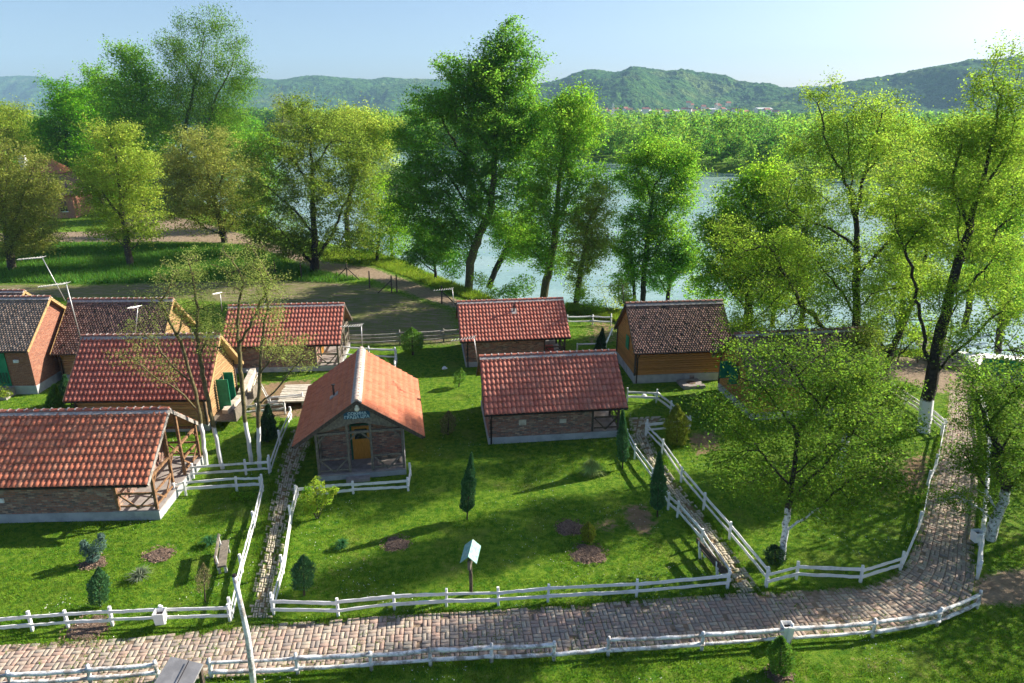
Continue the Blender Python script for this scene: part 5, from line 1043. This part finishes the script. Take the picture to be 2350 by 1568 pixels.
X, Yv = scatter(60000, 14.5, 45, 1.9); ok = ~inpoly(X, Yv, MAINP) & ~inpoly(X, Yv, CENP) & ~inpoly(X, Yv, DIAGP) & (fbm(X*.5+9, Yv*.5) > .58); X, Yv = X[ok][:3200], Yv[ok][:3200]
C = np.stack([X, Yv, rng.uniform(.05,.09,len(X))], 1); V, F = leaf_quads(C, np.full(len(C), .032), rng, .9)
MAT['daisy'] = surf('daisy_petals', (.70,.70,.66), (.78,.78,.74), 9, rough=.8, bump=0)
tag(mesh_np('daisies', V, F, MAT['daisy']), 'tiny white daisies scattered over the lawns', 'flowers', kind='stuff')
mn, mx = TALL[:, :2].min(0), TALL[:, :2].max(0); X, Yv = rng.uniform(mn[0], mx[0], 160000), rng.uniform(mn[1], mx[1], 160000); ok = inpoly(X, Yv, TALL) & (fbm(X*.3, Yv*.3) > rng.uniform(.1,.5,len(X)))
blades('meadow_grass', X[ok][:60000], Yv[ok][:60000], .50, .035, 'gr_tall', 'dark tall meadow grass along the dirt road', .7)
BK = np.vstack([GP([(740,598),(860,610),(970,648),(1070,684),(1130,700)]), GP([(1145,690),(1090,668),(965,620),(930,600),(860,580),(750,575)])])
BK2 = GP([(1295,715),(1400,735),(1440,748),(1440,718),(1300,700)])
BL = []
for poly, n in ((BK, 120000), (BK2, 60000)):
    mn, mx = poly[:, :2].min(0), poly[:, :2].max(0); X, Yv = rng.uniform(mn[0], mx[0], n), rng.uniform(mn[1], mx[1], n); ok = inpoly(X, Yv, poly); BL.append(np.stack([X[ok], Yv[ok]], 1)[:26000])
BL = np.vstack(BL); blades('bank_grass', BL[:, 0], BL[:, 1], .42, .03, 'gr_bank', 'bright long grass along the riverbank', .8, z0=-.12)
# weeds creeping over the edges of the brick path and the two narrow paths
E_ = np.vstack([resample(PT, 3000)[0], resample(PB, 2500)[0], resample(CT_L, 1800)[0], resample(CT_R, 1800)[0], resample(DG_L, 1500)[0], resample(DG_R, 1500)[0]]); E_ = np.repeat(E_[:, :2], 6, 0) + rng.normal(0, .13, (len(E_)*6, 2))
ok = fbm(E_[:,0]*1.3, E_[:,1]*1.3) > rng.uniform(.3,.65,len(E_)); E_ = E_[ok]
mn, mx = MAINP[:, :2].min(0), MAINP[:, :2].max(0); X, Yv = rng.uniform(mn[0], mx[0], 60000), rng.uniform(mn[1], mx[1], 60000); ok = inpoly(X, Yv, MAINP) & (fbm(X*.8+3, Yv*.8) > rng.uniform(.45,.75,len(X))); Wd = np.repeat(np.stack([X[ok], Yv[ok]], 1)[:3000], 3, 0) + rng.normal(0, .035, (min(3000, ok.sum())*3, 2)); E_ = np.vstack([E_, Wd])
blades('path_weeds', E_[:,0], E_[:,1], .10, .014, 'gr_lawn', 'weeds and grass creeping over the path edges', 1.0)

# ------------------------------------------------------------------ far woods
MAT['lf_far'] = leaf_mat('far_wood_leaf', (.04,.125,.018), (.23,.38,.035), .62, cl=.055, hue=.03, cw=.75)
def wood(name, label, pts, hr, rr, cards, cref, mat='lf_far'):
    Vs = []
    for (x, y) in pts:
        d = math.hypot(x, y); h, r = rng.uniform(*hr), rng.uniform(*rr); s = max(.55, d * .0027); n = int(np.clip(cards * (cref / d) ** 1.3, 36, cards))
        kind = rng.random(); k = 4 + int(rng.integers(3)); cs = []
        for _ in range(k): cs.append((rng.normal(0, r*.38), rng.normal(0, r*.38), h*rng.uniform(.45,.85) if kind > .35 else h*rng.uniform(.3,.9)))
        cs.append((0, 0, h * .86)); cs.append((rng.normal(0, r*.3), rng.normal(0, r*.3), h*.25)); cs = np.array(cs); id_ = rng.integers(len(cs), size=n)
        q = rng.normal(size=(n, 3)); q /= np.linalg.norm(q, axis=1)[:, None]; q *= (rng.random(n)**.35)[:, None]
        C = cs[id_] + q * [r*.52, r*.52, h*.2 if kind > .35 else h*.16]; C[:, 2] = np.maximum(C[:, 2], .3); C += [x, y, -.3]
        Vs.append(leaf_quads(C, np.full(n, s), rng, .8)[0])
    V = np.vstack(Vs); return tag(mesh_np(name, V, np.arange(len(V)).reshape(-1, 4), MAT[mat]), label, 'woodland', kind='stuff')
# far bank, front rows first then deeper into the plain
pts = []
edge, _ = resample(far[:, :2], 400)
for e in edge:
    d = math.hypot(*e)
    if e[1] > 1100: continue
    u = e / d
    pts.append(tuple(e + u * rng.uniform(-1.2, 1.5) + rng.normal(0, .6, 2)))
    for _ in range(2): pts.append(tuple(e + u * rng.uniform(4, 34) + rng.normal(0, 3, 2)))
wood('riverside_wood', 'bright green wood along the far bank of the river', pts, (4, 17), (2.6, 6.0), 700, 180)
pts = []
while len(pts) < 900:
    y = 260 * (1500 / 260) ** rng.random(); x = rng.uniform(-.85, .85) * y
    p = np.array([x, y])
    if inpoly(np.array([x]), np.array([y]), RIVER)[0]: continue
    if polydist(np.array([x]), np.array([y]), RIVER)[0] < 12: continue
    fd = polydist(np.array([x]), np.array([y]), far, False)[0]
    pts.append((x, y))
wood('plain_wood', 'wooded plain stretching from the river to the foot of the hills', pts, (6, 14), (4, 9), 520, 230)
pts = []
for _ in range(230):
    y = rng.uniform(125, 330); x = -rng.uniform(.52, 1.5) * y
    if polydist(np.array([x]), np.array([y]), RIVER)[0] > 6 and not inpoly(np.array([x]), np.array([y]), RIVER)[0]: pts.append((x, y))
wood('left_wood', 'mixed wood behind the ochre trees at the left', pts, (7, 12), (3.5, 5.5), 620, 150)

# ------------------------------------------------------------------ hills
def hill_mat():
    m, nt = new_mat('wooded_hill'); v = obj_vec(nt)
    n1, n2, n3 = noise(nt, v, .006, 5, .6), noise(nt, v, .035, 4, .65), noise(nt, v, .16, 3, .6)
    col = mix(nt, ramp(nt, n2, .36, .64), (.03,.10,.03), (.085,.19,.04))
    col = mix(nt, mth(nt, 'MULTIPLY', ramp(nt, n1, .55, .66), .8), col, (.15,.22,.06))
    col = hsv(nt, col, v=mth(nt, 'MULTIPLY_ADD', mth(nt, 'ADD', mth(nt, 'MULTIPLY', n3, .45), mth(nt, 'MULTIPLY', noise(nt, v, .06, 2), .55)), 2.6, -.35))
    fin(nt, col, 1.0, mth(nt, 'ADD', n3, noise(nt, v, .06, 2)), 1.0, 14.0, .02); return m
MAT['hill'] = hill_mat()
def hill(prof, D0, D1, D2, foot=0, sd=0, nx=760, nd=150):
    xs = np.linspace(prof[0][0], prof[-1][0], nx); ys = np.interp(xs, [p[0] for p in prof], [p[1] for p in prof]); k = np.hanning(15); k /= k.sum(); ys = np.convolve(np.pad(ys, 7, 'edge'), k, 'valid')
    d = np.array([ray(x, y) for x, y in zip(xs, ys)]); tx = d[:, 0] / d[:, 1]; zc = CH + d[:, 2] / d[:, 1] * D1
    t = np.linspace(0, 1, nd); Yd = np.where(t < .75, D0 + (D1 - D0) * t / .75, D1 + (D2 - D1) * (t - .75) / .25)
    T, Xi = np.meshgrid(Yd, tx, indexing='ij'); X = Xi * T; tt = np.where(t < .75, t / .75, 1 - (t - .75) / .25)[:, None] + 0 * Xi
    w = fbm(X * .0035 + sd, T * .0022 + sd, 3) - .5
    s = np.clip(tt + w * .75 * np.sin(np.pi * np.clip(tt, 0, 1)), 0, 1); s = s * s * (3 - 2 * s)
    Z = zc[None] * s * (1 - .22 * np.abs(fbm(X * .006 + 5 + sd, T * .004, 3) - .5) * 2 * np.sin(np.pi * tt)) - 2
    amp = np.clip(s * 12, 0, 1)
    amp = amp * (.35 + 1.5 * fbm(X * .012 + sd, T * .012, 3) ** 2)
    Z += amp * (7.5 * (vnoise(X * .085 + sd, T * .05) - .5) + 3.5 * (vnoise(X * .2, T * .11 + sd) - .5))
    i = (np.arange(nd - 1)[:, None] * nx + np.arange(nx - 1)[None]).ravel()
    return tag(mesh_np('hills', np.stack([X.ravel(), T.ravel(), Z.ravel()], 1), np.stack([i, i+1, i+nx+1, i+nx], 1), MAT['hill'], smooth=True), kind='structure')
hill([(-1600,205),(-1100,186),(-800,196),(-500,190),(-120,182),(0,176),(40,173),(80,174),(125,181),(200,196),(330,215),(420,228)], 3600, 4600, 5200, sd=3, nx=620, nd=90)
hill([(250,225),(380,196),(470,186),(545,174),(590,178),(640,184),(700,173),(740,173),(790,179),(850,182),(885,176),(930,180),(1000,181),(1060,186),(1130,196),(1260,205),(1400,215),(1550,230)], 2300, 3100, 3700, sd=11)
hill([(1060,235),(1150,215),(1240,192),(1290,180),(1315,168),(1345,160),(1375,160),(1405,165),(1425,163),(1445,154),(1465,152),(1500,157),(1530,162),(1560,158),(1600,163),(1640,168),(1668,172),(1690,184),(1730,190),(1760,190),(1800,199),(1860,212),(1960,236)], 1700, 2350, 2900, sd=23, nx=900, nd=190)
hill([(1560,235),(1680,214),(1760,203),(1850,197),(1930,199),(2010,205),(2120,220)], 2700, 3300, 3800, sd=47, nx=420, nd=90)
hill([(1700,240),(1790,222),(1850,205),(1900,196),(1960,184),(2040,172),(2100,160),(2170,146),(2230,137),(2300,136),(2380,128),(2500,118),(2800,120),(3100,150)], 1500, 2050, 2600, sd=31, nx=900, nd=170)

# ------------------------------------------------------------------ far village
MAT['v_wall'] = surf('village_wall', (.55,.52,.48), (.68,.66,.62), .4, rough=.9, bump=0, var=.2); MAT['v_roof'] = surf('village_roof', (.30,.10,.07), (.42,.17,.11), .4, rough=.9, bump=0, var=.25); MAT['v_grey'] = surf('village_metal_roof', (.60,.60,.62), (.72,.72,.74), .4, rough=.6, bump=0)
def vhouse(kind):
    b = MB(); L, W, h = ((9, 8, 5.5), (13, 9, 4.5), (42, 16, 6))[kind]; b.cur = 0; b.box(-L/2,-W/2,-1,L/2,W/2,h); b.cur = 1; r = (3.2, 3.4, 2.2)[kind]
    b.add([(-L/2-.5,-W/2-.6,h-.2),(L/2+.5,-W/2-.6,h-.2),(L/2+.5,W/2+.6,h-.2),(-L/2-.5,W/2+.6,h-.2),(-L/2-.5,0,h+r),(L/2+.5,0,h+r)], [(0,1,5,4),(2,3,4,5),(1,2,5),(3,0,4),(3,2,1,0)])
    return b.build('village_house', [MAT['v_wall'], MAT['v_roof'] if kind < 2 else MAT['v_grey']])
VL = ('tiny red-roofed house in the far village at the foot of the hills', 'tiny long red-roofed house in the far village at the foot of the hills', 'tiny long grey-roofed shed in the far village at the foot of the hills')
proto = [vhouse(k) for k in range(3)]; used = [0, 0, 0]
spots = [(x, rng.uniform(256, 266), 0 if rng.random() < .6 else 1) for x in list(rng.uniform(1385, 1600, 26)) + list(rng.uniform(1600, 1790, 18)) + list(rng.uniform(1930, 2080, 6))] + [(1643, 258, 2), (1750, 257, 2), (1560, 262, 2), (1478, 262, 2)] + [(x, rng.uniform(243, 252), 0) for x in rng.uniform(1560, 1680, 6)]
for x, y, k in spots:
    Yv_ = rng.uniform(1480, 1640); c = atY(x, y, Yv_)
    o = proto[k] if not used[k] else proto[k].copy()
    if used[k]: COL.objects.link(o)
    used[k] = 1; o.location = (c[0], Yv_, max(2, c[2] + .5)); o.rotation_euler = (0, 0, rng.uniform(-.5, .5)); tag(o, VL[k], 'house', 'houses of the far village')
def pylon(label, x, ytop, Y, h):
    c = atY(x, ytop, Y); t = thing('power_pylon', label, 'pylon', (c[0], Y, c[2] - h)); b = MB(); r = .22
    for sx in (-1, 1):
        for sy in (-1, 1): b.tube([(sx*3, sy*3, 0), (sx*.6, sy*.6, h)], r, 4)
    for k in range(6):
        z0, z1 = h*k/6, h*(k+1)/6; w0, w1 = 3-2.4*k/6, 3-2.4*(k+1)/6; b.tube([(-w0,-w0,z0),(w1,-w1,z1)], r*.7, 4); b.tube([(w0,-w0,z0),(-w1,-w1,z1)], r*.7, 4)
    b.build('lattice', MAT['metal'], t); b = MB()
    for z in (h*.72, h*.84, h*.95): b.tube([(-5, 0, z), (5, 0, z)], r, 4)
    b.build('cross_arm', MAT['metal'], t)
pylon('grey lattice power pylon rising over the far village, right of centre', 1646, 230, 1450, 36)
pylon('fainter lattice power pylon left of the far village', 1407, 238, 1500, 28)

# ------------------------------------------------------------------ haze
b = MB().box(-5200, -60, -8, 5200, 5600, 400); hz = b.build('haze', [])
m, nt = new_mat('haze_air'); pv = N(nt, 'ShaderNodeVolumePrincipled', {'Color': (.42,.70,1.0,1), 'Density': .00013, 'Anisotropy': .0}); N(nt, 'ShaderNodeOutputMaterial', {'Volume': pv.outputs[0]})
hz.data.materials.append(m); tag(hz, 'thin bluish air between the riverbank and the far hills', 'haze', kind='stuff')
